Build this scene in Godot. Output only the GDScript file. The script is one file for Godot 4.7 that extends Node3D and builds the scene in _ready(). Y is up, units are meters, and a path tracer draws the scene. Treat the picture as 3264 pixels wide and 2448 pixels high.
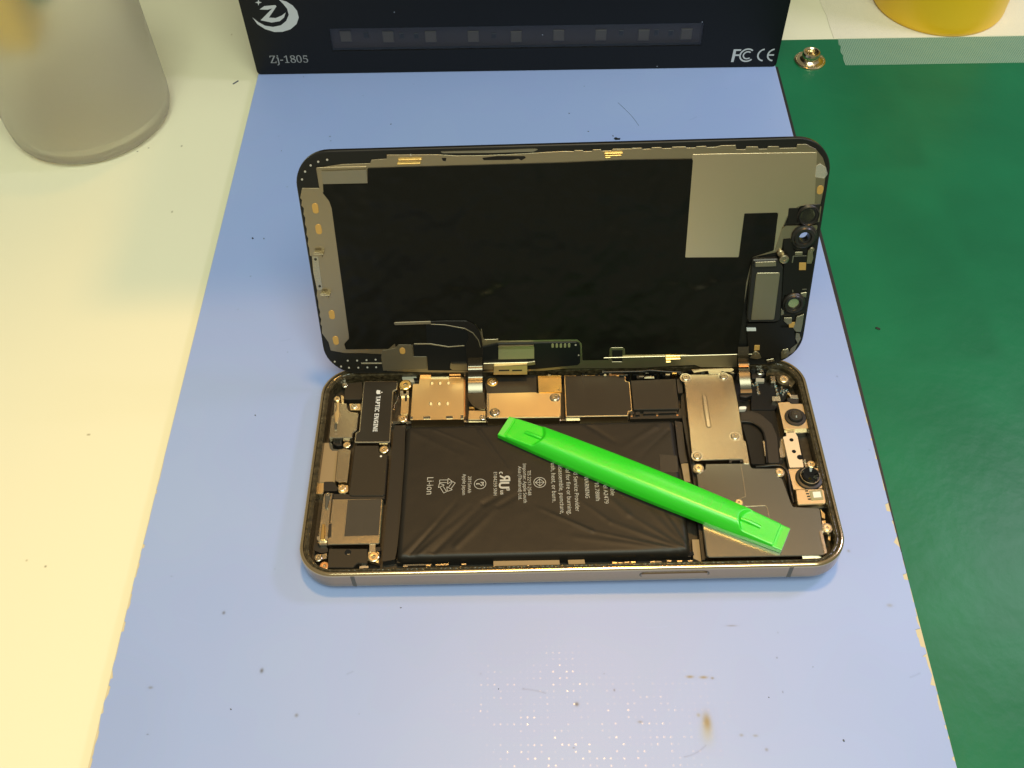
extends Node3D

# An opened phone on a repair bench. Lengths are in millimetres in the lists below and turned to metres by MM.
const MM := 0.001
var M := {}
var phone: Node3D
var rng := RandomNumberGenerator.new()
var screw_mesh: ArrayMesh
var sans: SystemFont
var sans_bold: SystemFont
var serif: SystemFont


func _ready() -> void:
	# ---- camera
	var cam := Camera3D.new()
	cam.name = "camera"
	cam.fov = 41.871
	cam.near = 0.01
	cam.far = 20.0
	cam.position = Vector3(-12.697, 250.306, 154.635) * MM
	cam.rotation_order = EULER_ORDER_YXZ
	cam.rotation_degrees = Vector3(-53.1233, 0.8355, -1.6754)
	add_child(cam)
	cam.current = true
	# ---- light
	var we := WorldEnvironment.new()
	we.name = "environment"
	var env := Environment.new()
	env.background_mode = Environment.BG_COLOR
	env.background_color = lin(0.27, 0.25, 0.18)
	env.tonemap_mode = Environment.TONE_MAPPER_LINEAR
	env.tonemap_exposure = 1.0
	env.sdfgi_enabled = true
	env.ssao_enabled = true
	env.ssil_enabled = true
	we.environment = env
	add_child(we)
	# a shaded warm lamp above the back of the bench, aimed at the phone
	var spot := SpotLight3D.new()
	spot.name = "warm_bench_lamp"
	spot.light_color = lin(1.0, 0.53, 0.14)
	spot.light_energy = 1.05
	spot.light_size = 0.06
	spot.spot_range = 8.0
	spot.spot_attenuation = 2.0
	spot.spot_angle = 11.5
	spot.spot_angle_attenuation = 1.0
	spot.shadow_enabled = true
	add_child(spot)
	spot.look_at_from_position(Vector3(0.085, 1.419, -0.375), Vector3(-0.045, 0, 0.085), Vector3.UP)
	lamp("right_lamp", Vector3(340, 380, -150), lin(0.86, 0.78, 1.0), 0.058, 0.04)
	var ceil := AreaLight3D.new()
	ceil.name = "ceiling_panel_light"
	ceil.area_size = Vector2(0.7, 0.7)
	ceil.light_color = lin(0.90, 1.0, 0.80)
	ceil.light_energy = 1.42
	ceil.area_normalize_energy = true
	ceil.shadow_enabled = true
	ceil.area_range = 6.0
	add_child(ceil)
	ceil.look_at_from_position(Vector3(0.1, 1.2, 0.45), Vector3(0, 0, -0.05), Vector3.UP)

	rng.seed = 7
	make_materials()
	make_fonts()
	screw_mesh = make_screw_mesh()

	# ---- setting and large things
	build_desk()
	build_light_box()
	build_green_mat()
	build_blue_mat()
	build_bottle()
	build_canister()
	# ---- the phone
	build_phone()
	build_tool()
	build_debris()


func lin(r: float, g: float, b: float) -> Color:
	return Color(r, g, b).linear_to_srgb()


func lamp(called: String, at: Vector3, c: Color, energy: float, size: float) -> void:
	var o := OmniLight3D.new()
	o.name = called
	o.position = at * MM
	o.light_color = c
	o.light_energy = energy
	o.light_size = size
	o.omni_range = 8.0
	o.omni_attenuation = 2.0
	o.shadow_enabled = true
	add_child(o)


# ------------------------------------------------------------------ materials
func mat(key: String, c: Color, rough: float, metal := 0.0, spec := 0.5) -> StandardMaterial3D:
	var m := StandardMaterial3D.new()
	m.resource_name = key
	m.albedo_color = c
	m.roughness = rough
	m.metallic = metal
	m.metallic_specular = spec
	M[key] = m
	return m


func noise_image(n: int, freq: float, seed_: int, octaves := 3) -> Image:
	var f := FastNoiseLite.new()
	f.seed = seed_
	f.frequency = freq
	f.fractal_octaves = octaves
	return f.get_seamless_image(n, n)


func noise_normal(n: int, freq: float, seed_: int, strength: float, octaves := 3) -> ImageTexture:
	var im := noise_image(n, freq, seed_, octaves)
	im.convert(Image.FORMAT_RGBA8)
	im.bump_map_to_normal_map(strength)
	return ImageTexture.create_from_image(im)


# grey noise between two values, for roughness or for tinting a colour
func noise_grey(n: int, freq: float, seed_: int, lo: float, hi: float, octaves := 4) -> ImageTexture:
	var im := noise_image(n, freq, seed_, octaves)
	im.convert(Image.FORMAT_L8)
	var out := Image.create(n, n, false, Image.FORMAT_RGB8)
	for y in n:
		for x in n:
			var v := lerpf(lo, hi, im.get_pixel(x, y).r)
			out.set_pixel(x, y, Color(v, v, v))
	return ImageTexture.create_from_image(out)


func grain(m: StandardMaterial3D, normal: Texture2D, scale: float, size_mm: float) -> void:
	m.normal_enabled = true
	m.normal_texture = normal
	m.normal_scale = scale
	tri(m, size_mm)


func tri(m: StandardMaterial3D, size_mm: float) -> void:
	m.uv1_triplanar = true
	m.uv1_world_triplanar = false
	m.uv1_scale = Vector3.ONE * (1000.0 / size_mm)


func make_materials() -> void:
	var fine := noise_normal(256, 0.25, 3, 4.0, 2)
	var soft := noise_normal(256, 0.03, 5, 5.0, 3)
	var blotch := noise_grey(256, 0.02, 9, 0.45, 1.0)
	var blotch_rough := noise_grey(256, 0.03, 12, 0.25, 0.6)

	grain(mat("nickel", lin(0.50, 0.44, 0.33), 0.27, 1.0), fine, 0.10, 9.0)
	grain(mat("nickel_bright", lin(0.74, 0.66, 0.52), 0.24, 1.0), fine, 0.06, 9.0)
	grain(mat("nickel_dull", lin(0.42, 0.41, 0.365), 0.20, 1.0), fine, 0.04, 9.0)
	grain(mat("nickel_warm", lin(0.84, 0.67, 0.40), 0.32, 1.0), fine, 0.08, 9.0)
	grain(mat("screen_steel_bare", lin(0.70, 0.60, 0.43), 0.28, 1.0), fine, 0.06, 9.0)
	grain(mat("screen_steel", lin(0.42, 0.36, 0.25), 0.32, 1.0), fine, 0.1, 9.0)
	grain(mat("screen_steel_dull", lin(0.36, 0.33, 0.25), 0.45, 1.0), fine, 0.2, 9.0)
	mat("steel_gold", lin(0.70, 0.54, 0.33), 0.16, 1.0)
	grain(mat("steel_side", lin(0.42, 0.30, 0.21), 0.17, 1.0), soft, 0.05, 30.0)
	mat("antenna_line", lin(0.10, 0.085, 0.065), 0.45)
	var gk := mat("gasket", lin(0.10, 0.078, 0.042), 0.36)
	gk.albedo_texture = blotch
	gk.roughness_texture = blotch_rough
	grain(gk, soft, 0.5, 9.0)
	var ml := mat("midframe", lin(0.035, 0.025, 0.014), 0.5, 0.0)
	ml.albedo_texture = blotch
	tri(ml, 8.0)
	mat("gold", lin(0.95, 0.66, 0.25), 0.25, 1.0)
	mat("gold_pad", lin(0.62, 0.36, 0.10), 0.42, 0.35)
	mat("copper", lin(0.75, 0.42, 0.2), 0.35, 1.0)
	grain(mat("black_tape", lin(0.014, 0.012, 0.010), 0.42, 0.0, 0.5), fine, 0.12, 7.0)
	grain(mat("brown_tape", lin(0.021, 0.017, 0.012), 0.42, 0.0, 0.44), fine, 0.08, 7.0)
	grain(mat("battery_film", lin(0.014, 0.012, 0.0095), 0.46, 0.0, 0.40), fine, 0.05, 6.0)
	grain(mat("black_foam", lin(0.055, 0.042, 0.027), 0.65), fine, 1.0, 5.0)
	mat("black_label", lin(0.015, 0.014, 0.012), 0.35)
	mat("black_plastic", lin(0.013, 0.012, 0.011), 0.38)
	mat("black_gloss", lin(0.008, 0.008, 0.008), 0.12)
	mat("screen_black", lin(0.010, 0.010, 0.009), 0.36, 0.0, 0.4)
	grain(mat("screen_film", lin(0.006, 0.006, 0.0045), 0.40, 0.0, 0.28), noise_normal(256, 0.012, 31, 9.0, 3), 0.6, 62.0)
	mat("screen_glass", lin(0.006, 0.006, 0.007), 0.08)
	mat("pcb", lin(0.006, 0.007, 0.008), 0.35, 0.0, 0.32)
	mat("carrier", lin(0.20, 0.175, 0.125), 0.45, 0.8)
	mat("flex", lin(0.009, 0.008, 0.007), 0.30, 0.0, 0.38)
	mat("flex_metal", lin(0.17, 0.15, 0.115), 0.26, 1.0)
	mat("print_grey", lin(0.42, 0.40, 0.36), 0.6)
	mat("print_dim", lin(0.30, 0.31, 0.32), 0.6)
	mat("contact_gold", lin(0.95, 0.72, 0.36), 0.3)
	grain(mat("bracket_metal", lin(0.72, 0.60, 0.42), 0.45, 0.55), fine, 0.05, 9.0)
	mat("print_silver", lin(0.60, 0.62, 0.64), 0.5)
	mat("white_plastic", lin(0.8, 0.76, 0.68), 0.4)
	mat("olive_chip", lin(0.33, 0.33, 0.19), 0.4, 0.6)
	mat("solder", lin(0.7, 0.68, 0.62), 0.3, 1.0)
	mat("component_teal", lin(0.10, 0.22, 0.24), 0.4)
	mat("component_tan", lin(0.26, 0.185, 0.10), 0.4)
	mat("lens_glass", lin(0.004, 0.004, 0.005), 0.03)
	mat("lens_glass_warm", lin(0.05, 0.04, 0.03), 0.06)
	mat("mirror_yellow", lin(0.70, 0.66, 0.40), 0.2, 0.8)
	mat("glue", lin(0.35, 0.34, 0.28), 0.25)

	var g := mat("green_plastic", lin(0.022, 0.66, 0.012), 0.30, 0.0, 0.65)
	grain(g, fine, 0.38, 12.0)
	g.clearcoat_enabled = true
	g.clearcoat = 0.7
	g.clearcoat_roughness = 0.24
	var gp := mat("green_plastic_pale", lin(0.12, 0.62, 0.07), 0.5)
	grain(gp, fine, 0.3, 9.0)

	var d := mat("desk", lin(0.79, 0.75, 0.555), 0.33, 0.0, 0.5)
	d.albedo_texture = desk_texture()
	d.uv1_scale = Vector3(1, 1, 1)
	var mb := mat("mat_blue", Color.WHITE, 0.46, 0.0, 0.5)
	mb.albedo_texture = mat_texture()
	mb.normal_enabled = true
	var dots := dot_texture()
	mb.normal_texture = dots[0]
	var dot_gloss: ImageTexture = dots[1]
	mb.normal_scale = 0.27
	mb.roughness = 1.0
	mb.roughness_texture = dot_gloss
	mb.clearcoat_enabled = true
	mb.clearcoat = 0.55
	mb.clearcoat_roughness = 0.42
	mat("mat_cream", lin(0.58, 0.50, 0.34), 0.7)
	mat("mat_black", lin(0.012, 0.012, 0.013), 0.6)
	var gm := mat("mat_green", lin(0.007, 0.148, 0.064), 0.36, 0.0, 0.36)
	gm.albedo_texture = noise_grey(256, 0.006, 41, 0.9, 1.0, 3)
	grain(gm, noise_normal(512, 0.02, 43, 4.0, 4), 0.10, 90.0)
	var mesh_t := mat("mesh_tape", Color.WHITE, 0.5)
	mesh_t.albedo_texture = weave_texture()
	mesh_t.transparency = BaseMaterial3D.TRANSPARENCY_ALPHA
	mesh_t.texture_filter = BaseMaterial3D.TEXTURE_FILTER_LINEAR_WITH_MIPMAPS
	var wc := mat("white_cloth", lin(0.78, 0.72, 0.57), 0.7)
	grain(wc, fine, 0.5, 30.0)
	mat("brass", lin(0.72, 0.62, 0.42), 0.20, 1.0)
	var y := mat("yellow_plastic", lin(0.96, 0.60, 0.02), 0.36)
	grain(y, soft, 0.05, 30.0)
	var bx := mat("box_black", lin(0.006, 0.0065, 0.008), 0.45, 0.0, 0.35)
	grain(bx, fine, 0.15, 12.0)
	var win := mat("box_window", Color(0.03, 0.02, 0.02, 0.3), 0.08)
	win.transparency = BaseMaterial3D.TRANSPARENCY_ALPHA
	mat("led_board", lin(0.05, 0.034, 0.032), 0.5)
	mat("led_dim", lin(0.13, 0.105, 0.085), 0.5)
	var fr := mat("frosted", Color(0.80, 0.77, 0.70, 0.0), 0.42, 0.0, 0.3)
	fr.albedo_color = Color(lin(1.0, 0.97, 0.90), 0.06)
	fr.refraction_enabled = true
	fr.refraction_scale = 0.03
	var milk := mat("bottle_liquid", lin(0.62, 0.57, 0.46), 0.6)
	milk.resource_name = "bottle_liquid"
	mat("yellow_label", lin(0.75, 0.52, 0.06), 0.6)
	mat("green_dot", lin(0.06, 0.20, 0.11), 0.6)
	mat("stain_brown", lin(0.30, 0.19, 0.05), 0.6)
	mat("grey_dust", lin(0.10, 0.11, 0.13), 0.8)
	var clear := mat("clear_glass", Color(0.9, 0.92, 1.0, 0.08), 0.02)
	clear.transparency = BaseMaterial3D.TRANSPARENCY_ALPHA
	var tape := mat("clear_film", Color(0.9, 0.9, 0.85, 0.30), 0.15)
	tape.transparency = BaseMaterial3D.TRANSPARENCY_ALPHA


# cream laminate with a few grey specks
func desk_texture() -> ImageTexture:
	var n := 1024
	var im := Image.create(n, n, false, Image.FORMAT_RGB8)
	im.fill(Color(1, 1, 1))
	var r := RandomNumberGenerator.new()
	r.seed = 11
	for i in 130:
		var x := r.randi_range(4, n - 8)
		var y := r.randi_range(4, n - 8)
		var v := r.randf_range(0.45, 0.85)
		im.fill_rect(Rect2i(x, y, r.randi_range(1, 2), r.randi_range(1, 2)), Color(v, v * 0.97, v * 0.9))
	return ImageTexture.create_from_image(im)


# the blue sheet, 212 x 330 mm: uneven colour, specks, hair scratches, two brown stains
func mat_texture() -> ImageTexture:
	var w := 1024
	var h := 1594
	var im := Image.create(w, h, false, Image.FORMAT_RGB8)
	var nz := FastNoiseLite.new()
	nz.seed = 4
	nz.frequency = 0.006
	nz.fractal_octaves = 4
	var lo := nz.get_image(w / 4, h / 4)
	lo.convert(Image.FORMAT_RGB8)
	lo.resize(w, h, Image.INTERPOLATE_BILINEAR)
	var base := Color(0.28, 0.375, 0.70).linear_to_srgb()
	for y in h:
		for x in w:
			var v := 0.975 + 0.05 * lo.get_pixel(x, y).r
			im.set_pixel(x, y, Color(base.r * v, base.g * v, base.b * minf(v, 1.0)))
	var r := RandomNumberGenerator.new()
	r.seed = 21
	for i in 70:
		var p := Vector2(r.randf() * w, r.randf() * h)
		var k := r.randf_range(0.45, 0.9)
		blot(im, p, r.randf_range(0.5, 1.5), r.randf_range(0.5, 1.5), Color(base.r * k, base.g * k, base.b * k), 0.75)
	for i in 22:
		var p := Vector2(r.randf() * w, r.randf() * h)
		var a := r.randf_range(-0.5, 0.5) + (PI / 2 if r.randf() < 0.4 else 0.0)
		var bend := r.randf_range(-0.02, 0.02)
		var k := r.randf_range(0.7, 1.12)
		for j in r.randi_range(8, 40):
			blot(im, p, 0.6, 0.6, Color(base.r * k, base.g * k, minf(base.b * k, 1.0)), 0.45)
			p += Vector2(cos(a), sin(a))
			a += bend
	var s := w / 212.0
	for q in [[32.49, 72.48, 1, 2.2, 0.45, 0.33, 0.1, 0.68], [32.2, 74.99, 1.6, 3, 0.62, 0.6, 0.5, 0.4], [29.52, 60.85, 0.9, 0.35, 0.45, 0.36, 0.2, 0.64], [32.96, 61.01, 1, 0.35, 0.45, 0.36, 0.2, 0.64], [35.18, 61.24, 0.4, 0.3, 0.35, 0.33, 0.3, 0.64], [0.4, 67.7, 0.5, 0.5, 0.2, 0.22, 0.25, 0.72], [15.94, 72.24, 0.6, 0.3, 0.4, 0.42, 0.48, 0.64], [30.59, 70.64, 0.5, 0.5, 0.5, 0.48, 0.4, 0.48], [41.92, 47.16, 1.4, 0.2, 0.4, 0.42, 0.5, 0.64], [40.56, 75.66, 0.5, 0.35, 0.45, 0.47, 0.52, 0.64], [44, 75.81, 0.6, 0.3, 0.45, 0.47, 0.52, 0.64], [46.2, 79.19, 0.4, 0.4, 0.4, 0.42, 0.48, 0.64], [-93.02, 42.4, 0.4, 0.45, 0.3, 0.32, 0.38, 0.72], [-80.42, 58.44, 0.45, 0.6, 0.25, 0.27, 0.3, 0.72], [-108.32, 62.68, 0.6, 0.35, 0.4, 0.42, 0.48, 0.64], [-69.94, 70.04, 0.45, 0.45, 0.35, 0.37, 0.42, 0.64], [84.48, 41.8, 0.8, 0.5, 0.5, 0.52, 0.58, 0.64], [76.87, 25.64, 0.4, 0.4, 0.45, 0.47, 0.52, 0.64], [-85.71, -152.98, 0.3, 0.3, 0.2, 0.22, 0.25, 0.64]]:
		blot(im, Vector2(q[0] + 120.0, q[1] + 195.0) * s, q[2] * s, q[3] * s, Color(q[4], q[5], q[6]), q[7])
	return ImageTexture.create_from_image(im)


func blot(im: Image, p: Vector2, rx: float, ry: float, c: Color, amount: float) -> void:
	for y in range(int(p.y - ry * 2), int(p.y + ry * 2) + 2):
		for x in range(int(p.x - rx * 2), int(p.x + rx * 2) + 2):
			if x < 0 or y < 0 or x >= im.get_width() or y >= im.get_height():
				continue
			var q := Vector2((x - p.x) / rx, (y - p.y) / ry).length_squared()
			im.set_pixel(x, y, im.get_pixel(x, y).lerp(c, clampf(amount * exp(-q * 1.2), 0, 1)))


# the sheet's fine embossed dot grid, as a normal map on the same 212 x 330 mm
func dot_texture() -> Array:
	var w := 1280
	var h := 1992
	var im := Image.create(w, h, false, Image.FORMAT_L8)
	im.fill(Color(0.2, 0.2, 0.2))
	var gloss := Image.create(w, h, false, Image.FORMAT_L8)
	gloss.fill(Color(0.47, 0.47, 0.47))
	var s := w / 212.0
	var r := RandomNumberGenerator.new()
	r.seed = 5
	var pitch := 1.68
	var wear := FastNoiseLite.new()
	wear.seed = 2
	wear.frequency = 0.035
	for j in int(330 / pitch):
		for i in int(212 / pitch):
			var amp := r.randf()
			# the grain is worn shiny in one patch at the near side
			var away := Vector2((i * pitch - 122.0) / 29.0, (j * pitch - 275.0) / 22.0).length()
			var worn := clampf(1.25 - away + 0.9 * wear.get_noise_2d(i * pitch, j * pitch), 0.0, 1.0)
			amp = 0.015 + (0.03 + 0.34 * worn) * pow(amp, 3.0)
			var p := Vector2(i * pitch + 0.5 + r.randf_range(-0.06, 0.06), j * pitch + 0.5 + r.randf_range(-0.06, 0.06)) * s
			for y in range(int(p.y) - 2, int(p.y) + 4):
				for x in range(int(p.x) - 2, int(p.x) + 4):
					if x < 0 or y < 0 or x >= w or y >= h:
						continue
					var q := Vector2(x - p.x, y - p.y).length() / 2.3
					if q < 1.0:
						var v := 0.2 + amp * 0.8 * (1.0 - q * q) * (1.0 - q * q)
						im.set_pixel(x, y, Color(v, v, v))
						var k := lerpf(0.47, 0.16, minf(1.0, amp * 4.0) * (1.0 - q * q))
						gloss.set_pixel(x, y, Color(k, k, k))
	im.convert(Image.FORMAT_RGBA8)
	im.bump_map_to_normal_map(1.0)
	return [ImageTexture.create_from_image(im), ImageTexture.create_from_image(gloss)]


func weave_texture() -> ImageTexture:
	var n := 32
	var im := Image.create(n, n, false, Image.FORMAT_RGBA8)
	for y in n:
		for x in n:
			var a := 0.5 + 0.5 * cos(TAU * x / 8.0)
			var b := 0.5 + 0.5 * cos(TAU * y / 8.0)
			var t := maxf(a, b)
			im.set_pixel(x, y, Color(0.70, 0.80, 0.72, 0.16 + 0.42 * t * t))
	return ImageTexture.create_from_image(im)


func make_fonts() -> void:
	sans = SystemFont.new()
	sans.font_names = PackedStringArray(["Droid Sans"])
	sans_bold = SystemFont.new()
	sans_bold.font_names = PackedStringArray(["Droid Sans"])
	sans_bold.font_weight = 700
	serif = SystemFont.new()
	serif.font_names = PackedStringArray(["Droid Serif"])
	serif.font_weight = 400


# ------------------------------------------------------------------ naming
func put(called: String, me: Mesh, m: Material, parent: Node, label := "") -> MeshInstance3D:
	var o := MeshInstance3D.new()
	o.name = called
	o.mesh = me
	if m:
		o.material_override = m
	parent.add_child(o, true)
	if label:
		o.set_meta("label", label)
	return o


func thing(called: String, label: String, category: String) -> Node3D:
	var o := Node3D.new()
	o.name = called
	add_child(o, true)
	tag(o, label, category)
	return o


func tag(o: Node, label: String, category: String, group := "") -> void:
	o.set_meta("label", label)
	o.set_meta("category", category)
	if group:
		o.set_meta("group", group)


# ------------------------------------------------------------------ shapes (all in mm; f: 0 lies flat, the list is x z and the rise is y; 1 stands, the list is x y and the rise is z)
func at(f: int, p: Vector2, c: float) -> Vector3:
	return (Vector3(p.x, c, p.y) if f == 0 else Vector3(p.x, p.y, c)) * MM


func face(st: SurfaceTool, a: Vector3, b: Vector3, c: Vector3, out: Vector3) -> void:
	var n := (b - a).cross(c - a)
	if n.length_squared() < 1e-22:
		return
	n = n.normalized()
	if n.dot(out) < 0:
		n = -n
	else:
		var t := b
		b = c
		c = t
	for v in [a, b, c]:
		st.set_normal(n)
		st.add_vertex(v)


func quad(st: SurfaceTool, a: Vector3, b: Vector3, c: Vector3, d: Vector3, out: Vector3) -> void:
	face(st, a, b, c, out)
	face(st, a, c, d, out)


func pts(list: Array) -> PackedVector2Array:
	var p := PackedVector2Array()
	for i in range(0, list.size(), 2):
		p.append(Vector2(list[i], list[i + 1]))
	return p


func rounded(p: PackedVector2Array, r: float, n := 4) -> PackedVector2Array:
	if r <= 0.0:
		return p
	var o := PackedVector2Array()
	var k := p.size()
	for i in k:
		var a := p[(i + k - 1) % k]
		var b := p[i]
		var c := p[(i + 1) % k]
		var u := (a - b)
		var v := (c - b)
		var t := minf(r, minf(u.length(), v.length()) * 0.45)
		var s := b + u.normalized() * t
		var e := b + v.normalized() * t
		for j in n + 1:
			var q := float(j) / n
			o.append(s.lerp(b, q).lerp(b.lerp(e, q), q))
	return o


func cleaned(p: PackedVector2Array) -> PackedVector2Array:
	var o := PackedVector2Array()
	for v in p:
		if o.is_empty() or v.distance_to(o[-1]) > 0.004:
			o.append(v)
	if o.size() > 1 and o[0].distance_to(o[-1]) < 0.004:
		o.remove_at(o.size() - 1)
	if Geometry2D.is_polygon_clockwise(o):
		o.reverse()
	return o


func inset(p: PackedVector2Array, d: float) -> PackedVector2Array:
	var o := PackedVector2Array()
	var k := p.size()
	for i in k:
		var u := (p[i] - p[(i + k - 1) % k]).normalized()
		var v := (p[(i + 1) % k] - p[i]).normalized()
		var nu := Vector2(-u.y, u.x)
		var nv := Vector2(-v.y, v.x)
		var b := nu + nv
		b = b / maxf(b.length_squared(), 0.5) * 2.0
		o.append(p[i] + b * d)
	return o


# an extruded outline with a chamfered upper edge
func slab(st: SurfaceTool, outline: PackedVector2Array, c0: float, c1: float, ch: float, f := 0) -> void:
	var p := cleaned(outline)
	var q := inset(p, ch) if ch > 0.0 else p
	var up := Vector3.UP if f == 0 else Vector3.BACK
	var ids := Geometry2D.triangulate_polygon(q)
	if ids.is_empty():
		q = p
		ids = Geometry2D.triangulate_polygon(q)
	if ids.is_empty():
		print("no triangles for an outline of ", p.size(), " near ", p[0])
	for i in range(0, ids.size(), 3):
		face(st, at(f, q[ids[i]], c1), at(f, q[ids[i + 1]], c1), at(f, q[ids[i + 2]], c1), up)
	for i in p.size():
		var j := (i + 1) % p.size()
		var e := p[j] - p[i]
		var n2 := Vector2(e.y, -e.x).normalized()
		var n := Vector3(n2.x, 0, n2.y) if f == 0 else Vector3(n2.x, n2.y, 0)
		quad(st, at(f, p[i], c0), at(f, p[j], c0), at(f, p[j], c1 - ch), at(f, p[i], c1 - ch), n)
		if ch > 0.0:
			quad(st, at(f, p[i], c1 - ch), at(f, p[j], c1 - ch), at(f, q[j], c1), at(f, q[i], c1), n + up)


func start() -> SurfaceTool:
	var st := SurfaceTool.new()
	st.begin(Mesh.PRIMITIVE_TRIANGLES)
	return st


func plate(called: String, list: Array, c0: float, c1: float, m: Material, parent: Node, r := 0.3, ch := 0.12, f := 0, label := "") -> MeshInstance3D:
	var st := start()
	slab(st, rounded(pts(list), r), c0, c1, ch, f)
	return put(called, st.commit(), m, parent, label)


func block(st: SurfaceTool, x0: float, x1: float, y0: float, y1: float, z0: float, z1: float, ch := 0.0, f := 0) -> void:
	if f == 0:
		slab(st, PackedVector2Array([Vector2(x0, z0), Vector2(x1, z0), Vector2(x1, z1), Vector2(x0, z1)]), y0, y1, ch, 0)
	else:
		slab(st, PackedVector2Array([Vector2(x0, y0), Vector2(x1, y0), Vector2(x1, y1), Vector2(x0, y1)]), z0, z1, ch, 1)


func circle(x: float, y: float, r: float, n := 20, r2 := -1.0) -> PackedVector2Array:
	var o := PackedVector2Array()
	for i in n:
		o.append(Vector2(x + cos(TAU * i / n) * r, y + sin(TAU * i / n) * (r if r2 < 0 else r2)))
	return o


func pill(x: float, y: float, w: float, h: float, turn := 0.0) -> PackedVector2Array:
	var o := PackedVector2Array()
	var r := minf(w, h) / 2
	for i in 16:
		var a := TAU * i / 16
		var v := Vector2(cos(a), sin(a)) * r + Vector2(signf(cos(a)) * (w / 2 - r), signf(sin(a)) * (h / 2 - r))
		o.append(Vector2(x, y) + v.rotated(turn))
	return o


func disc(called: String, outline: PackedVector2Array, c0: float, c1: float, m: Material, parent: Node, ch := 0.08, f := 0) -> MeshInstance3D:
	var st := start()
	slab(st, outline, c0, c1, ch, f)
	return put(called, st.commit(), m, parent)


# turned shape; the profile is a list of radius, height
func turned(list: Array, n := 32, f := 0) -> SurfaceTool:
	var st := start()
	turn_into(st, list, n, f)
	return st


func turn_into(st: SurfaceTool, list: Array, n := 32, f := 0, o := Vector3.ZERO) -> void:
	var p := pts(list)
	for k in p.size() - 1:
		var d := p[k + 1] - p[k]
		if d.length() < 1e-6:
			continue
		for i in n:
			var a := TAU * i / n
			var b := TAU * (i + 1) / n
			var v := []
			var nn := []
			for q in [[p[k], a], [p[k + 1], a], [p[k + 1], b], [p[k], b]]:
				var c := Vector2(cos(q[1]), sin(q[1]))
				v.append(at(f, c * q[0].x, q[0].y) + o * MM)
				nn.append((at(f, c * d.y, -d.x) * 1000.0).normalized())
			for t in [[0, 1, 2], [0, 2, 3]]:
				var g: Vector3 = (v[t[1]] - v[t[0]]).cross(v[t[2]] - v[t[0]])
				var ord: Array = t if g.dot(nn[t[0]]) < 0 else [t[0], t[2], t[1]]
				if g.length_squared() < 1e-26:
					continue
				for w in ord:
					st.set_normal(nn[w])
					st.add_vertex(v[w])


func ring_outline(hx: float, hz: float, r: float) -> PackedVector2Array:
	var o := PackedVector2Array()
	for q in [[hx - r, hz - r, 0.0], [-hx + r, hz - r, 90.0], [-hx + r, -hz + r, 180.0], [hx - r, -hz + r, 270.0]]:
		for i in 13:
			var a := deg_to_rad(q[2] + 90.0 * i / 12)
			o.append(Vector2(q[0] + cos(a) * r, q[1] + sin(a) * r))
	return o


# walls that follow a rounded rectangle; the profile is a list of inset, height
func rim(st: SurfaceTool, hx: float, hz: float, r: float, list: Array, f := 0) -> void:
	var prof := pts(list)
	for k in prof.size() - 1:
		var d := prof[k + 1] - prof[k]
		var a := ring_outline(hx - prof[k].x, hz - prof[k].x, maxf(r - prof[k].x, 0.3))
		var b := ring_outline(hx - prof[k + 1].x, hz - prof[k + 1].x, maxf(r - prof[k + 1].x, 0.3))
		for i in a.size():
			var j := (i + 1) % a.size()
			var e := a[j] - a[i]
			if e.length() < 1e-5:
				e = a[(i + 2) % a.size()] - a[i]
			var n2 := Vector2(e.y, -e.x).normalized()
			var n := at(f, n2 * d.y, d.x) * 1000.0
			if d.y == 0 and d.x != 0:
				n = at(f, Vector2.ZERO, 1000.0)
			quad(st, at(f, a[i], prof[k].y), at(f, a[j], prof[k].y), at(f, b[j], prof[k + 1].y), at(f, b[i], prof[k + 1].y), n)


# the same walls with a smooth turn from one height to the next
func rim_smooth(st: SurfaceTool, hx: float, hz: float, r: float, list: Array) -> void:
	var prof := pts(list)
	var rings := []
	var norms := []
	for k in prof.size():
		var d := prof[mini(k + 1, prof.size() - 1)] - prof[maxi(k - 1, 0)]
		var a := ring_outline(hx - prof[k].x, hz - prof[k].x, maxf(r - prof[k].x, 0.3))
		var ring := []
		var nn := []
		for i in a.size():
			var e := (a[(i + 1) % a.size()] - a[i]).normalized() + (a[i] - a[(i + a.size() - 1) % a.size()]).normalized()
			# at the ends of a straight side the normal must be that of the side
			var ang := deg_to_rad(90.0 * (i / 13) + 90.0 * (i % 13) / 12.0)
			var n2 := Vector2(cos(ang), sin(ang))
			ring.append(at(0, a[i], prof[k].y))
			nn.append(Vector3(n2.x * d.y, d.x, n2.y * d.y).normalized())
		rings.append(ring)
		norms.append(nn)
	for k in prof.size() - 1:
		var m: int = rings[k].size()
		for i in m:
			var j := (i + 1) % m
			var v := [rings[k][i], rings[k][j], rings[k + 1][j], rings[k + 1][i]]
			var nn := [norms[k][i], norms[k][j], norms[k + 1][j], norms[k + 1][i]]
			for t in [[0, 1, 2], [0, 2, 3]]:
				var c: Vector3 = (v[t[1]] - v[t[0]]).cross(v[t[2]] - v[t[0]])
				if c.length_squared() < 1e-26:
					continue
				var ord: Array = t if c.dot(nn[t[0]] + nn[t[1]] + nn[t[2]]) < 0 else [t[0], t[2], t[1]]
				for w in ord:
					st.set_normal(nn[w])
					st.add_vertex(v[w])


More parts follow.
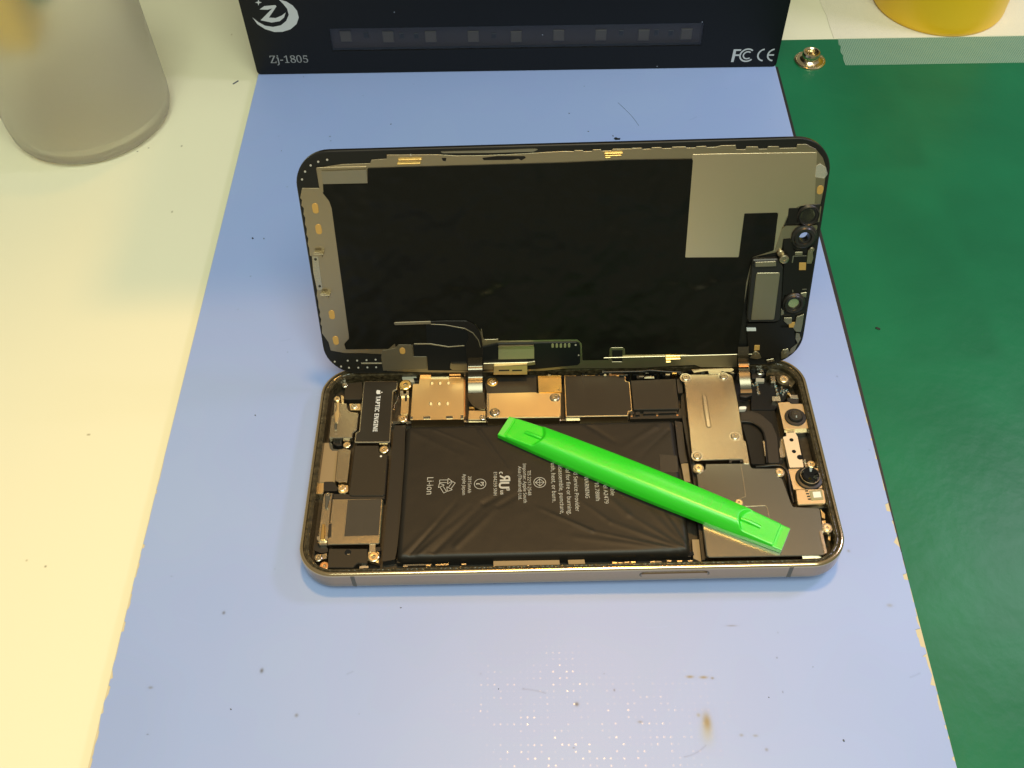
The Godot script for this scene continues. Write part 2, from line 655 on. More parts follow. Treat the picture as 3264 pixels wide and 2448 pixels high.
# a round wire along points
func wire(path: Array, r: float, n := 8) -> ArrayMesh:
	var st := start()
	var cv := Curve3D.new()
	for i in path.size():
		var v: Vector3 = path[i]
		var t := Vector3.ZERO
		if i > 0 and i < path.size() - 1:
			t = (path[i + 1] - path[i - 1]) / 6.0
		cv.add_point(v * MM, -t * MM, t * MM)
	cv.bake_interval = 0.0006
	var b := cv.get_baked_points()
	for i in b.size() - 1:
		var d0 := (b[mini(i + 1, b.size() - 1)] - b[maxi(i - 1, 0)]).normalized()
		var d1 := (b[mini(i + 2, b.size() - 1)] - b[i]).normalized()
		for k in n:
			var v := []
			var nn := []
			for q in [[i, d0, k], [i + 1, d1, k], [i + 1, d1, k + 1], [i, d0, k + 1]]:
				var s: Vector3 = Vector3.UP.cross(q[1])
				s = s.normalized() if s.length() > 0.01 else Vector3.RIGHT
				var u: Vector3 = q[1].cross(s).normalized()
				var w: Vector3 = s * cos(TAU * q[2] / n) + u * sin(TAU * q[2] / n)
				v.append(b[q[0]] + w * r * MM)
				nn.append(w)
			for t in [[0, 1, 2], [0, 2, 3]]:
				var g: Vector3 = (v[t[1]] - v[t[0]]).cross(v[t[2]] - v[t[0]])
				var ord: Array = t if g.dot(nn[t[0]]) < 0 else [t[0], t[2], t[1]]
				for w in ord:
					st.set_normal(nn[w])
					st.add_vertex(v[w])
	return st.commit()


# a flat strip along points, as wide as side, with thickness
func strip(path: Array, side: Vector3, thick: float) -> ArrayMesh:
	var st := start()
	var cv := Curve3D.new()
	for i in path.size():
		var v: Vector3 = path[i]
		var t := Vector3.ZERO
		if i > 0 and i < path.size() - 1:
			t = (path[i + 1] - path[i - 1]) / 6.0
		cv.add_point(v * MM, -t * MM, t * MM)
	cv.bake_interval = 0.0004
	var b := cv.get_baked_points()
	var nrm := []
	for i in b.size():
		var d := (b[mini(i + 1, b.size() - 1)] - b[maxi(i - 1, 0)]).normalized()
		nrm.append(side.normalized().cross(d).normalized())
	if nrm[b.size() / 2].z + nrm[b.size() / 2].y < 0:
		for i in nrm.size():
			nrm[i] = -nrm[i]
	var h := side * 0.5 * MM
	for i in b.size() - 1:
		for s in [1.0, -1.0]:
			var o0: Vector3 = nrm[i] * thick * 0.5 * s * MM
			var o1: Vector3 = nrm[i + 1] * thick * 0.5 * s * MM
			var v := [b[i] - h + o0, b[i] + h + o0, b[i + 1] + h + o1, b[i + 1] - h + o1]
			var nn := [nrm[i] * s, nrm[i] * s, nrm[i + 1] * s, nrm[i + 1] * s]
			for t in [[0, 1, 2], [0, 2, 3]]:
				var g: Vector3 = (v[t[1]] - v[t[0]]).cross(v[t[2]] - v[t[0]])
				var ord: Array = t if g.dot(nn[t[0]]) < 0 else [t[0], t[2], t[1]]
				for w in ord:
					st.set_normal(nn[w])
					st.add_vertex(v[w])
			quad(st, b[i] + h * s + nrm[i] * thick * 0.5 * MM, b[i] + h * s - nrm[i] * thick * 0.5 * MM, b[i + 1] + h * s - nrm[i + 1] * thick * 0.5 * MM, b[i + 1] + h * s + nrm[i + 1] * thick * 0.5 * MM, side * s)
	return st.commit()


func make_screw_mesh() -> ArrayMesh:
	# head of 1 mm radius and 0.34 mm height with a recessed drive
	var st := start()
	turn_into(st, [0.34, 0.30, 0.42, 0.31, 0.80, 0.31, 0.95, 0.22, 1.0, 0.08, 1.0, -0.4], 20)
	var me := st.commit()
	me.surface_set_material(0, M.nickel_bright)
	var s2 := start()
	turn_into(s2, [0.0, 0.1, 0.28, 0.1, 0.34, 0.30], 10)
	s2.commit(me)
	me.surface_set_material(1, M.screen_steel_dull)
	return me


func screw(x: float, z: float, y: float, r: float, parent: Node, kind := "", f := 0) -> void:
	var o := put("screw", screw_mesh, null, parent)
	o.position = at(f, Vector2(x, z), y)
	o.scale = Vector3.ONE * r
	if f == 1:
		o.rotation.x = PI / 2
	o.rotation.y += rng.randf() * TAU if f == 0 else 0.0
	if kind:
		o.set_surface_override_material(0, M[kind])


func words(text: String, font: Font, cap: float, m: Material, parent: Node, align := HORIZONTAL_ALIGNMENT_CENTER) -> MeshInstance3D:
	var t := TextMesh.new()
	t.text = text
	t.font = font
	t.font_size = 48
	t.pixel_size = 0.01
	t.depth = 0.01
	t.curve_step = 1.2
	t.horizontal_alignment = align
	t.vertical_alignment = VERTICAL_ALIGNMENT_CENTER
	var o := put("printed_text", t, m, parent)
	o.scale = Vector3.ONE * cap * MM / (48 * 0.714 * 0.01)
	return o


# lettering that lies flat and reads towards the viewer (along z), its top to the right (x)
func flat_words(text: String, font: Font, cap: float, m: Material, parent: Node, x: float, z: float, y: float, align := HORIZONTAL_ALIGNMENT_CENTER, narrow := 1.0) -> void:
	var o := words(text, font, cap, m, parent, align)
	var k := o.scale.x
	o.transform = Transform3D(Basis(Vector3(0, 0, narrow) * k, Vector3(k, 0, 0), Vector3(0, k, 0)), Vector3(x, y, z) * MM)


func arc(cx: float, cy: float, r: float, th: float, a0: float, a1: float, n := 20) -> PackedVector2Array:
	var o := PackedVector2Array()
	for i in n + 1:
		var a := deg_to_rad(lerpf(a0, a1, float(i) / n))
		o.append(Vector2(cx + cos(a) * r, cy + sin(a) * r))
	for i in n + 1:
		var a := deg_to_rad(lerpf(a1, a0, float(i) / n))
		o.append(Vector2(cx + cos(a) * (r - th), cy + sin(a) * (r - th)))
	return o


func line2(a: Vector2, b: Vector2, w: float) -> PackedVector2Array:
	var n := (b - a).normalized().orthogonal() * w * 0.5
	return PackedVector2Array([a + n, b + n, b - n, a - n])

# ------------------------------------------------------------------ the bench
func build_desk() -> void:
	var st := start()
	block(st, -700, 700, -33, -3, -700, 420, 0.5)
	# texture runs over the whole top at 500 mm a tile
	var o := put("desk", st.commit(), null, self)
	var me := planar(o.mesh, 0.5, Vector2.ZERO)
	o.mesh = me
	o.material_override = M.desk
	o.set_meta("kind", "structure")
	tag(o, "cream laminate bench top under the mats", "bench top")
	o.remove_meta("category")


# the same triangles with uv from above: u = (x - at) / size
func planar(me: Mesh, size: float, from: Vector2, size_v := -1.0) -> ArrayMesh:
	var a := me.surface_get_arrays(0)
	var v: PackedVector3Array = a[Mesh.ARRAY_VERTEX]
	var uv := PackedVector2Array()
	for p in v:
		uv.append(Vector2((p.x - from.x) / size, (p.z - from.y) / (size if size_v < 0 else size_v)))
	a[Mesh.ARRAY_TEX_UV] = uv
	# tangents along u, for the normal map
	var tg := PackedFloat32Array()
	for p in v:
		tg.append_array(PackedFloat32Array([1, 0, 0, 1]))
	a[Mesh.ARRAY_TANGENT] = tg
	var out := ArrayMesh.new()
	out.add_surface_from_arrays(Mesh.PRIMITIVE_TRIANGLES, a)
	return out


func build_light_box() -> void:
	var t := thing("inspection_light_box", "black light box with silver lettering and a dark window of dim LEDs", "light box")
	t.transform = Transform3D(Basis(Vector3.UP, -0.008155), Vector3(1.567, 0, -192.165) * MM)
	var w0 := -119.396
	var w1 := 91.328
	# front panel with a window opening; the rest of the case stands behind it
	var win: Array = [-86.8, 21.26, 59.61, 20.11, 59.79, 9.7, -87.29, 11.36]
	var p := pts(win)
	var y1 := (p[0].y + p[1].y) / 2
	var y0 := (p[2].y + p[3].y) / 2
	var x0 := (p[0].x + p[3].x) / 2
	var x1 := (p[1].x + p[2].x) / 2
	var st := start()
	var top := 230.0
	slab(st, PackedVector2Array(framed(w0, 0.3, w1, top, 1.6, x0, y0, x1, y1)), -3, 0, 0.0, 1)
	put("front_panel", st.commit(), M.box_black, t)
	st = start()
	block(st, w0 + 0.6, w1 - 0.6, 0.6, top - 0.6, -60, -9, 0.5, 1)
	put("case", st.commit(), M.box_black, t)
	# hood that reaches forward over the back of the mat
	st = start()
	block(st, w0, w1, top, top + 6.0, -60, 68.0, 0.6, 1)
	put("hood", st.commit(), M.box_black, t)
	st = start()
	block(st, x0 - 0.5, x1 + 0.5, y0 - 0.5, y1 + 0.5, -9, -2.3, 0.0, 1)
	put("led_board", st.commit(), M.led_board, t)
	st = start()
	block(st, x0 + 0.05, x1 - 0.05, y0 + 0.05, y1 - 0.05, -0.9, -0.35, 0.0, 1)
	put("window", st.commit(), M.box_window, t)
	for q in [[-81.19, 16.02], [-64.42, 15.35], [-47.58, 15.17], [-30.7, 14.93], [-13.67, 14.56], [3.17, 14.87], [19.81, 14.69], [36.77, 14.39], [53.62, 14.57]]:
		st = start()
		block(st, q[0] - 2.2, q[0] + 2.2, q[1] - 2.4, q[1] + 2.4, -2.3, -1.7, 0.2, 1)
		put("led", st.commit(), M.led_dim, t)
	for q in [[-73.13, 16.24], [-59.02, 15.74], [-53.31, 15.64], [-22.47, 15.21], [27.91, 15.46], [41.72, 15.51], [47.5, 15.1]]:
		st = start()
		block(st, q[0] - 0.9, q[0] + 0.9, q[1] - 1.2, q[1] + 1.2, -2.3, -1.9, 0.1, 1)
		put("resistor", st.commit(), M.black_plastic, t)
	# lettering and emblem, printed proud by a hair
	var wd := words("Zj-1805", serif, 3.3, M.print_dim, t)
	wd.position = Vector3(-105.14, 7.17, 0.03) * MM
	var logo := start()
	slab(logo, pts([-115.66, 26.2, -114.38, 23.24, -111.94, 21.11, -108.52, 19.73, -105.34, 19.74, -101.95, 20.81, -99.13, 23.08, -97.76, 25.88, -97.89, 28.79, -99.16, 31.12, -101.17, 32.75, -104.05, 33.83, -102.64, 31.87, -101.51, 29.72, -101.4, 27.12, -102.91, 24.51, -105.39, 22.6, -108.59, 21.95, -111.62, 22.59, -113.9, 24.23]), 0.0, 0.03, 0, 1)
	slab(logo, pts([-112.19, 29.63, -110.06, 31.03, -105.69, 31.35, -105.45, 30.77, -109.3, 26.09, -106.74, 25.81, -104.16, 26.87, -102.39, 28.18, -103.45, 25.98, -105.44, 24.44, -108.71, 23.9, -112.79, 24.98, -107.17, 30, -109.1, 29.46]), 0.0, 0.03, 0, 1)
	slab(logo, pts([-111.62, 34.07, -111.61, 32.94, -110.66, 32.58, -111.76, 32.26, -112.25, 31.24, -112.28, 32.27, -113.23, 32.63, -112.13, 32.95]), 0.0, 0.03, 0, 1)
	put("printed_emblem", logo.commit(), M.print_silver, t)
	var mk := start()
	slab(mk, pts([72.81, 2.7, 73.01, 8.59, 76.02, 8.54, 75.97, 7.86, 74.1, 7.83, 74.04, 6.21, 75.77, 6.18, 75.72, 5.49, 74.04, 5.52, 73.84, 2.68]), 0.0, 0.03, 0, 1)
	var c: Array = [78.8, 5.75, 78.91, 5.74, 84.83, 5.76, 88.77, 5.69]
	slab(mk, arc(c[0], c[1], 3.15, 0.62, 48, 318), 0.0, 0.03, 0, 1)
	slab(mk, arc(c[2], c[3], 1.9, 0.55, 50, 312), 0.0, 0.03, 0, 1)
	slab(mk, arc(c[4] + 1.0, c[5], 3.0, 0.62, 100, 262), 0.0, 0.03, 0, 1)
	slab(mk, arc(c[6] + 1.0, c[7], 3.0, 0.62, 100, 262), 0.0, 0.03, 0, 1)
	slab(mk, line2(Vector2(c[6] - 1.5, c[7]), Vector2(c[6] + 0.8, c[7]), 0.62), 0.0, 0.032, 0, 1)
	put("printed_marks", mk.commit(), M.print_silver, t)
	# scuffs where the paint is chipped
	for q in [[-60.51, 27.54], [58.79, 21.13], [43.22, 1.19], [-3.28, 16.57]]:
		disc("chip", pill(q[0], q[1], 0.55, 0.35, rng.randf() * 3), 0.0, 0.05, M.nickel_dull, t, 0.0, 1)


# a rounded rectangle with a rectangular window, as one outline with a hairline cut
func framed(x0: float, y0: float, x1: float, y1: float, r: float, a0: float, b0: float, a1: float, b1: float) -> Array:
	var o := []
	var e := 0.0001
	for v in rounded(PackedVector2Array([Vector2(x0, y0), Vector2(x1, y0), Vector2(x1, y1), Vector2(x0, y1)]), r):
		o.append(v)
	# the cut runs from the window's lower left corner to the left side
	var k := 0
	for n in o.size():
		if o[n].distance_to(Vector2(x0, y0 + r)) < o[k].distance_to(Vector2(x0, y0 + r)):
			k = n
	var hole := [Vector2(x0, b0 + 0.01), Vector2(a0, b0 + 0.01), Vector2(a0, b1), Vector2(a1, b1), Vector2(a1, b0), Vector2(a0, b0), Vector2(x0, b0)]
	var out := []
	var ring := PackedVector2Array(o)
	if Geometry2D.is_polygon_clockwise(ring):
		o.reverse()
	# walk round from the lower left corner, so that the left side comes last
	var first := 0
	for n in o.size():
		if o[n].y < o[first].y - e or (absf(o[n].y - o[first].y) < e and o[n].x < o[first].x):
			first = n
	for n in o.size():
		out.append(o[(first + n) % o.size()])
	# find the last point on the upper left, insert the cut after it
	var at_i := 0
	for n in out.size():
		if out[n].y > (b0 + b1) / 2 and out[n].x < x0 + r + e:
			at_i = n
	for n in hole.size():
		out.insert(at_i + 1 + n, hole[n])
	return out


func build_green_mat() -> void:
	var o: Array = [100.22, -211.71, 199.25, -209.67]
	var st := start()
	var zt := o[1] as float
	slab(st, PackedVector2Array([Vector2(91.328 - 4, zt + 0.4), Vector2(330, zt + 2.0), Vector2(330, 330), Vector2(91.328 - 4, 330)]), -2.99, -1.0, 0.15)
	var t := thing("green_mat", "glossy dark green rubber mat with a metal snap at its corner", "mat")
	put("sheet", st.commit(), M.mat_green, t)
	var sp: Array = [107.71, -196.23]
	var prof := [0.0, 0.9, 1.6, 0.9, 1.75, 1.5, 1.75, 3.2, 2.0, 3.25, 2.6, 3.15, 2.75, 2.0, 2.35, 2.0, 2.3, 4.1, 2.75, 4.55, 3.35, 4.4, 3.6, 3.6, 3.55, 1.8, 4.2, 1.2, 5.6, 0.8, 6.2, 0.55, 6.3, 0.0]
	var fl := turned(prof, 40)
	var snap := put("snap_stud", fl.commit(), M.brass, t)
	snap.position = Vector3(sp[0], -1.0, sp[1]) * MM
	var bead := start()
	for i in 34:
		var a := TAU * i / 34
		turn_into(bead, [0.0, 0.95, 0.22, 0.85, 0.3, 0.6], 6, 0, Vector3(cos(a) * 5.55, 0.1, sin(a) * 5.55))
	put("beaded_edge", bead.commit(), M.brass, snap)
	# woven tape along its back edge
	var q: Array = [122.15, -210.95, 121.74, -206.8, 122.32, -205.86, 121.38, -201.79, 121.99, -199.51, 121.48, -195.95, 121.71, -192.92, 193.35, -190.88, 199.25, -209.67]
	q[14] = 330.0
	q[16] = 330.0
	var tp := start()
	slab(tp, pts(q), -0.99, -0.86, 0.0)
	var w := put("mesh_tape", planar(tp.commit(), 0.0029, Vector2.ZERO), M.mesh_tape, self)
	tag(w, "strip of pale see-through woven tape along the back edge of the green mat", "tape")
	# white woven cloth tape on the desk behind
	var cl: Array = [121.62, -214.2, 121.6, -223.91, 121.81, -230.73, 121.26, -236.7, 121, -248.92, 211.28, -245.57, 200.99, -212.76]
	cl[10] = 330.0
	cl[12] = 330.0
	var cs := start()
	slab(cs, pts(cl), -2.99, -2.8, 0.05)
	var cw := put("white_cloth_tape", cs.commit(), M.white_cloth, self)
	tag(cw, "white woven cloth strip on the bench under the yellow canister", "tape")


func jagged(x: float, side: float, z0: float, z1: float, seed_: int, calm: float) -> PackedVector2Array:
	var r := RandomNumberGenerator.new()
	r.seed = seed_
	var o := PackedVector2Array()
	var z := z0
	var deep := 0.0
	while z < z1 - 1.0:
		var wild := clampf((z - calm) / 60.0, 0.0, 1.0)
		var step := r.randf_range(0.7, 2.8)
		var nd := r.randf_range(-0.1, 0.15)
		if r.randf() < 0.42:
			nd = r.randf_range(0.15, 0.75 if r.randf() < 0.8 else 1.5)
		nd *= wild
		o.append(Vector2(x - side * deep, z))
		if r.randf() < 0.6:
			o.append(Vector2(x - side * nd, z + r.randf_range(0.1, 0.5)))
		deep = nd
		z += step
	o.append(Vector2(x, z1))
	return o


func build_blue_mat() -> void:
	var w0 := -119.396
	var w1 := 91.328
	var z0 := -192.171 - 1.0
	var z1 := 134.0
	var t := thing("blue_mat", "pale blue work mat with chipped edges and brown stains under the phone", "mat")
	t.rotation.y = -0.008155
	var st := start()
	slab(st, PackedVector2Array([Vector2(w0, z0), Vector2(w1 + 1.15, z0), Vector2(w1 + 1.3, -60), Vector2(w1 + 0.9, 0), Vector2(w1 + 0.1, 40), Vector2(w1 + 0.1, z1), Vector2(w0, z1)]), -2.995, -0.62, 0.0)
	put("black_backing", st.commit(), M.mat_black, t)
	st = start()
	var l := jagged(w0 + 0.15, -1, z0, z1, 3, -20)
	var r := jagged(w1 - 0.1, 1, z0, z1, 8, -40)
	var c := PackedVector2Array([Vector2(w0 + 0.15, z0)])
	# cream layer that shows where the blue film has flaked
	slab(st, PackedVector2Array([Vector2(w0, z0), Vector2(w1, z0), Vector2(w1, z1), Vector2(w0, z1)]), -0.62, -0.25, 0.0)
	put("cream_layer", st.commit(), M.mat_cream, t)
	st = start()
	c = l.duplicate()
	r.reverse()
	c.append_array(r)
	slab(st, c, -0.25, 0.0, 0.05)
	put("blue_film", planar(st.commit(), 0.212, Vector2(-0.120, -0.195), 0.330), M.mat_blue, t)


func build_bottle() -> void:
	var t := thing("frosted_bottle", "frosted translucent plastic bottle standing at the left on the bench", "bottle")
	t.position = Vector3(-181, -3, -172) * MM
	var r := 31.5
	var shell := [0.0, 1.8, 20.0, 1.6, 24.0, 0.4, 27.0, 0.1, 28.8, 0.5, 30.2, 1.8, 31.0, 4.0, r, 9.0, r, 72.0, r - 2, 76.0, 17.0, 82.0, 17.0, 90.0, 15.6, 90.0, 15.6, 81.0, r - 3.4, 75.0, r - 1.4, 71.0, r - 1.4, 9.5, 28.6, 5.0, 24.0, 3.2, 0.0, 3.4]
	put("shell", turned(shell, 72).commit(), M.frosted, t)
	var a := start()
	block(a, -27, -6, 38, 68, -8, 10, 2.0)
	put("yellow_label", a.commit(), M.yellow_label, t, "blurred yellow patch seen through the shell")
	put("green_dot", turned([0.0, 50.0, 3.6, 51.0, 4.4, 54.0, 3.6, 57.0, 0.0, 58.0], 20).commit(), M.green_dot, t, "blurred green spot seen through the shell")
	t.get_node("green_dot").position = Vector3(3, 6, 8) * MM


func build_canister() -> void:
	var t := thing("yellow_canister", "yellow plastic canister standing behind the green mat", "canister")
	t.position = Vector3(172, -3, -241) * MM
	put("body", turned([0.0, 0.4, 24.5, 0.4, 26.5, 0.0, 27.6, 0.5, 28.0, 1.6, 29.2, 60.0, 29.2, 74.0, 28.0, 75.0, 0.0, 75.0], 72).commit(), M.yellow_plastic, t)
	put("lid", turned([28.1, 75.2, 30.2, 75.2, 30.4, 76.0, 30.4, 85.0, 29.6, 86.0, 0.0, 86.0], 72).commit(), M.yellow_plastic, t)


# ------------------------------------------------------------------ the phone
func build_phone() -> void:
	phone = thing("opened_phone", "opened gold smartphone, its screen propped up to show battery and boards", "phone")
	phone.transform = Transform3D(Basis(Vector3(0.999932, 0.011674, 0), Vector3(-0.011668, 0.999449, -0.03106), Vector3(-0.000363, 0.031058, 0.999518)), Vector3(0, 1.0382, 0) * MM)
	build_housing()
	build_battery()
	build_left_column()
	build_board()
	build_right_column()
	build_edges()
	build_screen()


func build_housing() -> void:
	var hx := 73.35
	var hz := 35.75
	var r := 9.839
	var st := start()
	rim(st, hx, hz, r, [6.0, 0.0, 1.4, 0.0, 0.55, 0.25, 0.12, 0.7, 0.0, 1.3, 0.0, 6.06])
	var fr := put("frame", st.commit(), M.steel_side, phone)
	st = start()
	var arc_list := [0.0, 6.05, 0.0, 6.15]
	for k in 9:
		arc_list.append_array([0.8 * (1.0 - cos(PI / 2 * (k + 1) / 9.0)), 6.15 + 0.8 * sin(PI / 2 * (k + 1) / 9.0)])
	arc_list.append_array([1.0, 6.94])
	rim_smooth(st, hx, hz, r, arc_list)
	put("polished_edge", st.commit(), M.steel_gold, fr)
	st = start()
	rim(st, hx, hz, r, [0.95, 6.9, 1.15, 6.35, 1.5, 6.25, 2.3, 6.2, 2.45, 5.9, 2.5, 1.2])
	put("gasket", st.commit(), M.gasket, fr)
	# a raised bead of sealant round the ledge
	st = start()
	rim(st, hx, hz, r, [1.55, 6.2, 1.65, 6.45, 1.85, 6.5, 2.05, 6.4, 2.1, 6.15])
	put("sealant_bead", st.commit(), M.gasket, fr)
	st = start()
	slab(st, ring_outline(hx - 2.4, hz - 2.4, r - 2.4), 0.2, 1.2, 0.0)
	put("midframe", st.commit(), M.midframe, phone)
	# antenna lines on the near long side and the far ends
	for x in [-58.2, 57.8]:
		st = start()
		block(st, x - 0.55, x + 0.55, 0.9, 6.3, hz - 1.0, hz + 0.02, 0.0)
		put("antenna_line", st.commit(), M.antenna_line, fr)
	# side key in its slot
	st = start()
	slab(st, pill(27.2, 4.0, 18.6, 2.9), hz - 1, hz + 0.015, 0.0, 1)
	put("key_slot", st.commit(), M.antenna_line, fr)
	st = start()
	slab(st, pill(27.2, 4.0, 18.0, 2.3), hz - 1, hz + 0.35, 0.25, 1)
	put("side_key", st.commit(), M.steel_side, fr)
	# two lenses of the camera bump lift the far end off the mat
	st = start()
	slab(st, ring_outline(14.0, 14.0, 5.0), 0, 0, 0)
	var bump := start()
	slab(bump, offset_outline(ring_outline(14.0, 14.0, 5.5), Vector2(54, 17)), -0.9, 0.05, 0.0)
	put("camera_bump", bump.commit(), M.black_gloss, phone)


func offset_outline(p: PackedVector2Array, by: Vector2) -> PackedVector2Array:
	var o := PackedVector2Array()
	for v in p:
		o.append(v + by)
	return o


func build_battery() -> void:
	var c: Array = [-46.91, -14.64, 32.43, -14.52, 32.39, 30.5, -47.17, 30.06]
	var x0: float = (c[0] + c[6]) / 2.0
	var x1: float = (c[2] + c[4]) / 2.0
	var z0: float = (c[1] + c[3]) / 2.0
	var z1: float = (c[5] + c[7]) / 2.0
	# wrinkles in the foil: ridges as lines, each with height and width
	var folds := []
	for q in [[-43.48, 28.91, -31.24, 12.75], [-42.24, 29.17, -27.39, 14.33], [-45.14, 28.64, -36.92, 18.95], [-30.86, 26.67, -19.8, 14.53], [-36.96, 28.38, -23.6, 13.44],
			[30.86, 29.09, 16.35, 17.88], [31.32, 28.64, 22.26, 17.07], [30.46, 29.08, 11.2, 20.16], [31.02, 27.71, 25.63, 16.67], [28.44, 29.03, 6.07, 22.88], [16.35, 17.88, 8.15, 8.78], [11.2, 20.16, 1.64, 11.61],
			[-46.27, -12.79, -30.34, -3.12], [-38.63, -12.57, -25.11, -5.64], [-25.19, -12.17, -16.35, 3.03], [26.72, -11.76, 16.39, -4.47], [30.58, -10.54, 21.35, -1.15], [5.51, -14.04, 14.36, -6.67], [31.68, 27.26, 28.28, 15.28], [24.44, 28.47, 1.04, 24.64], [6.07, 22.88, -8.02, 15.32], [-41.03, 28.74, -33.51, 20.95], [-23.6, 13.44, -17.25, 9.63], [-19.8, 14.53, -10.41, 8.3]]:
		folds.append([Vector2(q[0], q[1]), Vector2(q[2], q[3]), rng.randf_range(0.09, 0.22) * (1.0 if rng.randf() < 0.75 else -1.0), rng.randf_range(0.4, 0.95)])
	var nx := 170
	var nz := 96
	var nz_noise := FastNoiseLite.new()
	nz_noise.seed = 3
	nz_noise.frequency = 0.09
	var v := []
	for j in nz + 1:
		for i in nx + 1:
			# cells crowd towards the edges, where the foil turns down
			var u := 0.5 - 0.5 * cos(PI * i / nx)
			var w := 0.5 - 0.5 * cos(PI * j / nz)
			u = lerpf(u, float(i) / nx, 0.5)
			w = lerpf(w, float(j) / nz, 0.5)
			var p := Vector2(lerpf(x0, x1, u), lerpf(z0, z1, w))
			var e := minf(minf(p.x - x0, x1 - p.x), minf(p.y - z0, z1 - p.y))
			var dx := maxf(0.0, 1.6 - minf(p.x - x0, x1 - p.x))
			var dz := maxf(0.0, 1.6 - minf(p.y - z0, z1 - p.y))
			var d := minf(sqrt(dx * dx + dz * dz), 1.6) / 1.6
			var y := 5.15 - 2.2 * (1.0 - sqrt(maxf(0.0, 1.0 - d * d)))
			var calm := clampf(e / 2.0, 0.0, 1.0)
			for q in folds:
				var s: Vector2 = q[1] - q[0]
				var t := clampf((p - q[0]).dot(s) / s.length_squared(), 0.0, 1.0)
				var k: float = (p - (q[0] + s * t)).length() / q[3]
				y += q[2] * exp(-k * k) * (1.0 - 0.7 * t) * calm
			y += 0.05 * nz_noise.get_noise_2d(p.x, p.y) * calm
			v.append(Vector3(p.x, y, p.y) * MM)
	var st := start()
	st.set_smooth_group(0)
	for j in nz:
		for i in nx:
			var a := j * (nx + 1) + i
			for k in [a, a + 1, a + nx + 2, a, a + nx + 2, a + nx + 1]:
				st.add_vertex(v[k])
	st.index()
	st.generate_normals()
	var b := put("battery", st.commit(), M.battery_film, phone, "black foil battery pouch with grey safety printing")
	# sides down to the tray
	st = start()
	block(st, x0 + 0.02, x1 - 0.02, 1.2, 3.1, z0 + 0.02, z1 - 0.02, 0.0)
	put("pouch_side", st.commit(), M.battery_film, b)
	plate("seam_flap", [-50.6, -15.65, -47.28, -15.55, -46.65, 6.3, -47.14, 25.84, -47.53, 29.45, -50.98, 30.01, -50.86, 24.81, -50.82, 1.02], 1.2, 3.6, M.black_plastic, b, 0.3, 0.2)
	plate("front_lip", [-47.57, 29.55, -41.24, 28.64, -2.64, 28.79, 33.14, 28.81, 33.21, 29.96, -2.69, 30.03, -41.18, 29.93], 1.2, 3.3, M.black_gloss, b, 0.2, 0.15)
	plate("end_flap", [32.8, -15.12, 35.11, -14.49, 34.71, -2.54, 35.09, -0.15, 32.86, 0.31, 32.62, -2.6], 1.2, 3.4, M.black_tape, b, 0.2, 0.1)
	plate("tan_strip", [33.04, 0.02, 35.08, 0.08, 34.98, 6.44, 33.29, 6.24], 1.2, 3.2, M.component_tan, b, 0.1, 0.05)
	plate("film_sticker", [26.83, -1.91, 31.84, -1.24, 31.63, 4.47, 26.51, 4.33], 5.0, 5.24, M.black_tape, b, 0.2, 0.02)
	# printing
	var g: Material = M.print_grey
	var y := 5.26
	flat_words("Li-ion", sans, 1.75, g, b, -38.88, 7.09, y)
	var s := start()
	var c2: Array = [-34.24, 7.07]
	for i in 3:
		var o := Vector2(c2[0], c2[1])
		var turn := TAU * i / 3
		for q in [[Vector2(2.55, -0.75), Vector2(1.35, 1.25)], [Vector2(1.75, -1.2), Vector2(0.75, 0.55)], [Vector2(2.55, -0.75), Vector2(1.75, -1.2)]]:
			slab(s, line2(o + (q[0] as Vector2).rotated(turn), o + (q[1] as Vector2).rotated(turn), 0.16), 5.25, 5.28, 0.0)
		var tri3 := [Vector2(0.2, 0.5), Vector2(1.75, 1.55), Vector2(0.35, 2.05)]
		for n in 3:
			slab(s, line2(o + (tri3[n] as Vector2).rotated(turn), o + (tri3[(n + 1) % 3] as Vector2).rotated(turn), 0.16), 5.25, 5.28 + 0.001 * n, 0.0)
	put("recycling_mark", s.commit(), g, b)
	flat_words("2815mAh", sans, 0.95, g, b, -27.64, 6.99, y)
	flat_words("Apple Japan", sans, 0.95, g, b, -29.18, 6.95, y)
	s = start()
	var c3: Array = [-24.64, 6.87]
	slab(s, arc(c3[0], c3[1], 1.72, 0.16, 0, 359.9, 36), 5.25, 5.28, 0.0)
	put("ring_mark", s.commit(), g, b)
	flat_words("PS", sans_bold, 0.95, g, b, c3[0] + 0.55, c3[1], y)
	flat_words("E", sans_bold, 0.95, g, b, c3[0] - 0.65, c3[1], y)
	flat_words("c", sans_bold, 1.3, g, b, -18.63, 3.29, y)
	flat_words("us", sans_bold, 1.0, g, b, -18.43, 9.86, y)
	var c4: Array = [-17.65, 6.5]
	flat_words("R", sans_bold, 2.9, g, b, c4[0], c4[1] - 1.25, y, HORIZONTAL_ALIGNMENT_CENTER, -1.0)
	flat_words("U", sans_bold, 2.9, g, b, c4[0] - 0.3, c4[1] + 1.0, y)
	s = start()
	var c5: Array = [-16.72, 8.9]
	slab(s, arc(c5[0], c5[1], 0.5, 0.16, 0, 359.9, 16), 5.25, 5.28, 0.0)
	slab(s, circle(c5[0], c5[1], 0.2, 8), 5.25, 5.28, 0.0)
	put("registered_mark", s.commit(), g, b)
	flat_words("E184259 SNH", sans, 0.95, g, b, -20.35, 6.88, y)
	s = start()
	var c6: Array = [-7.76, 6.82]
	slab(s, arc(c6[0], c6[1], 1.75, 0.16, 0, 359.9, 36), 5.25, 5.28, 0.0)
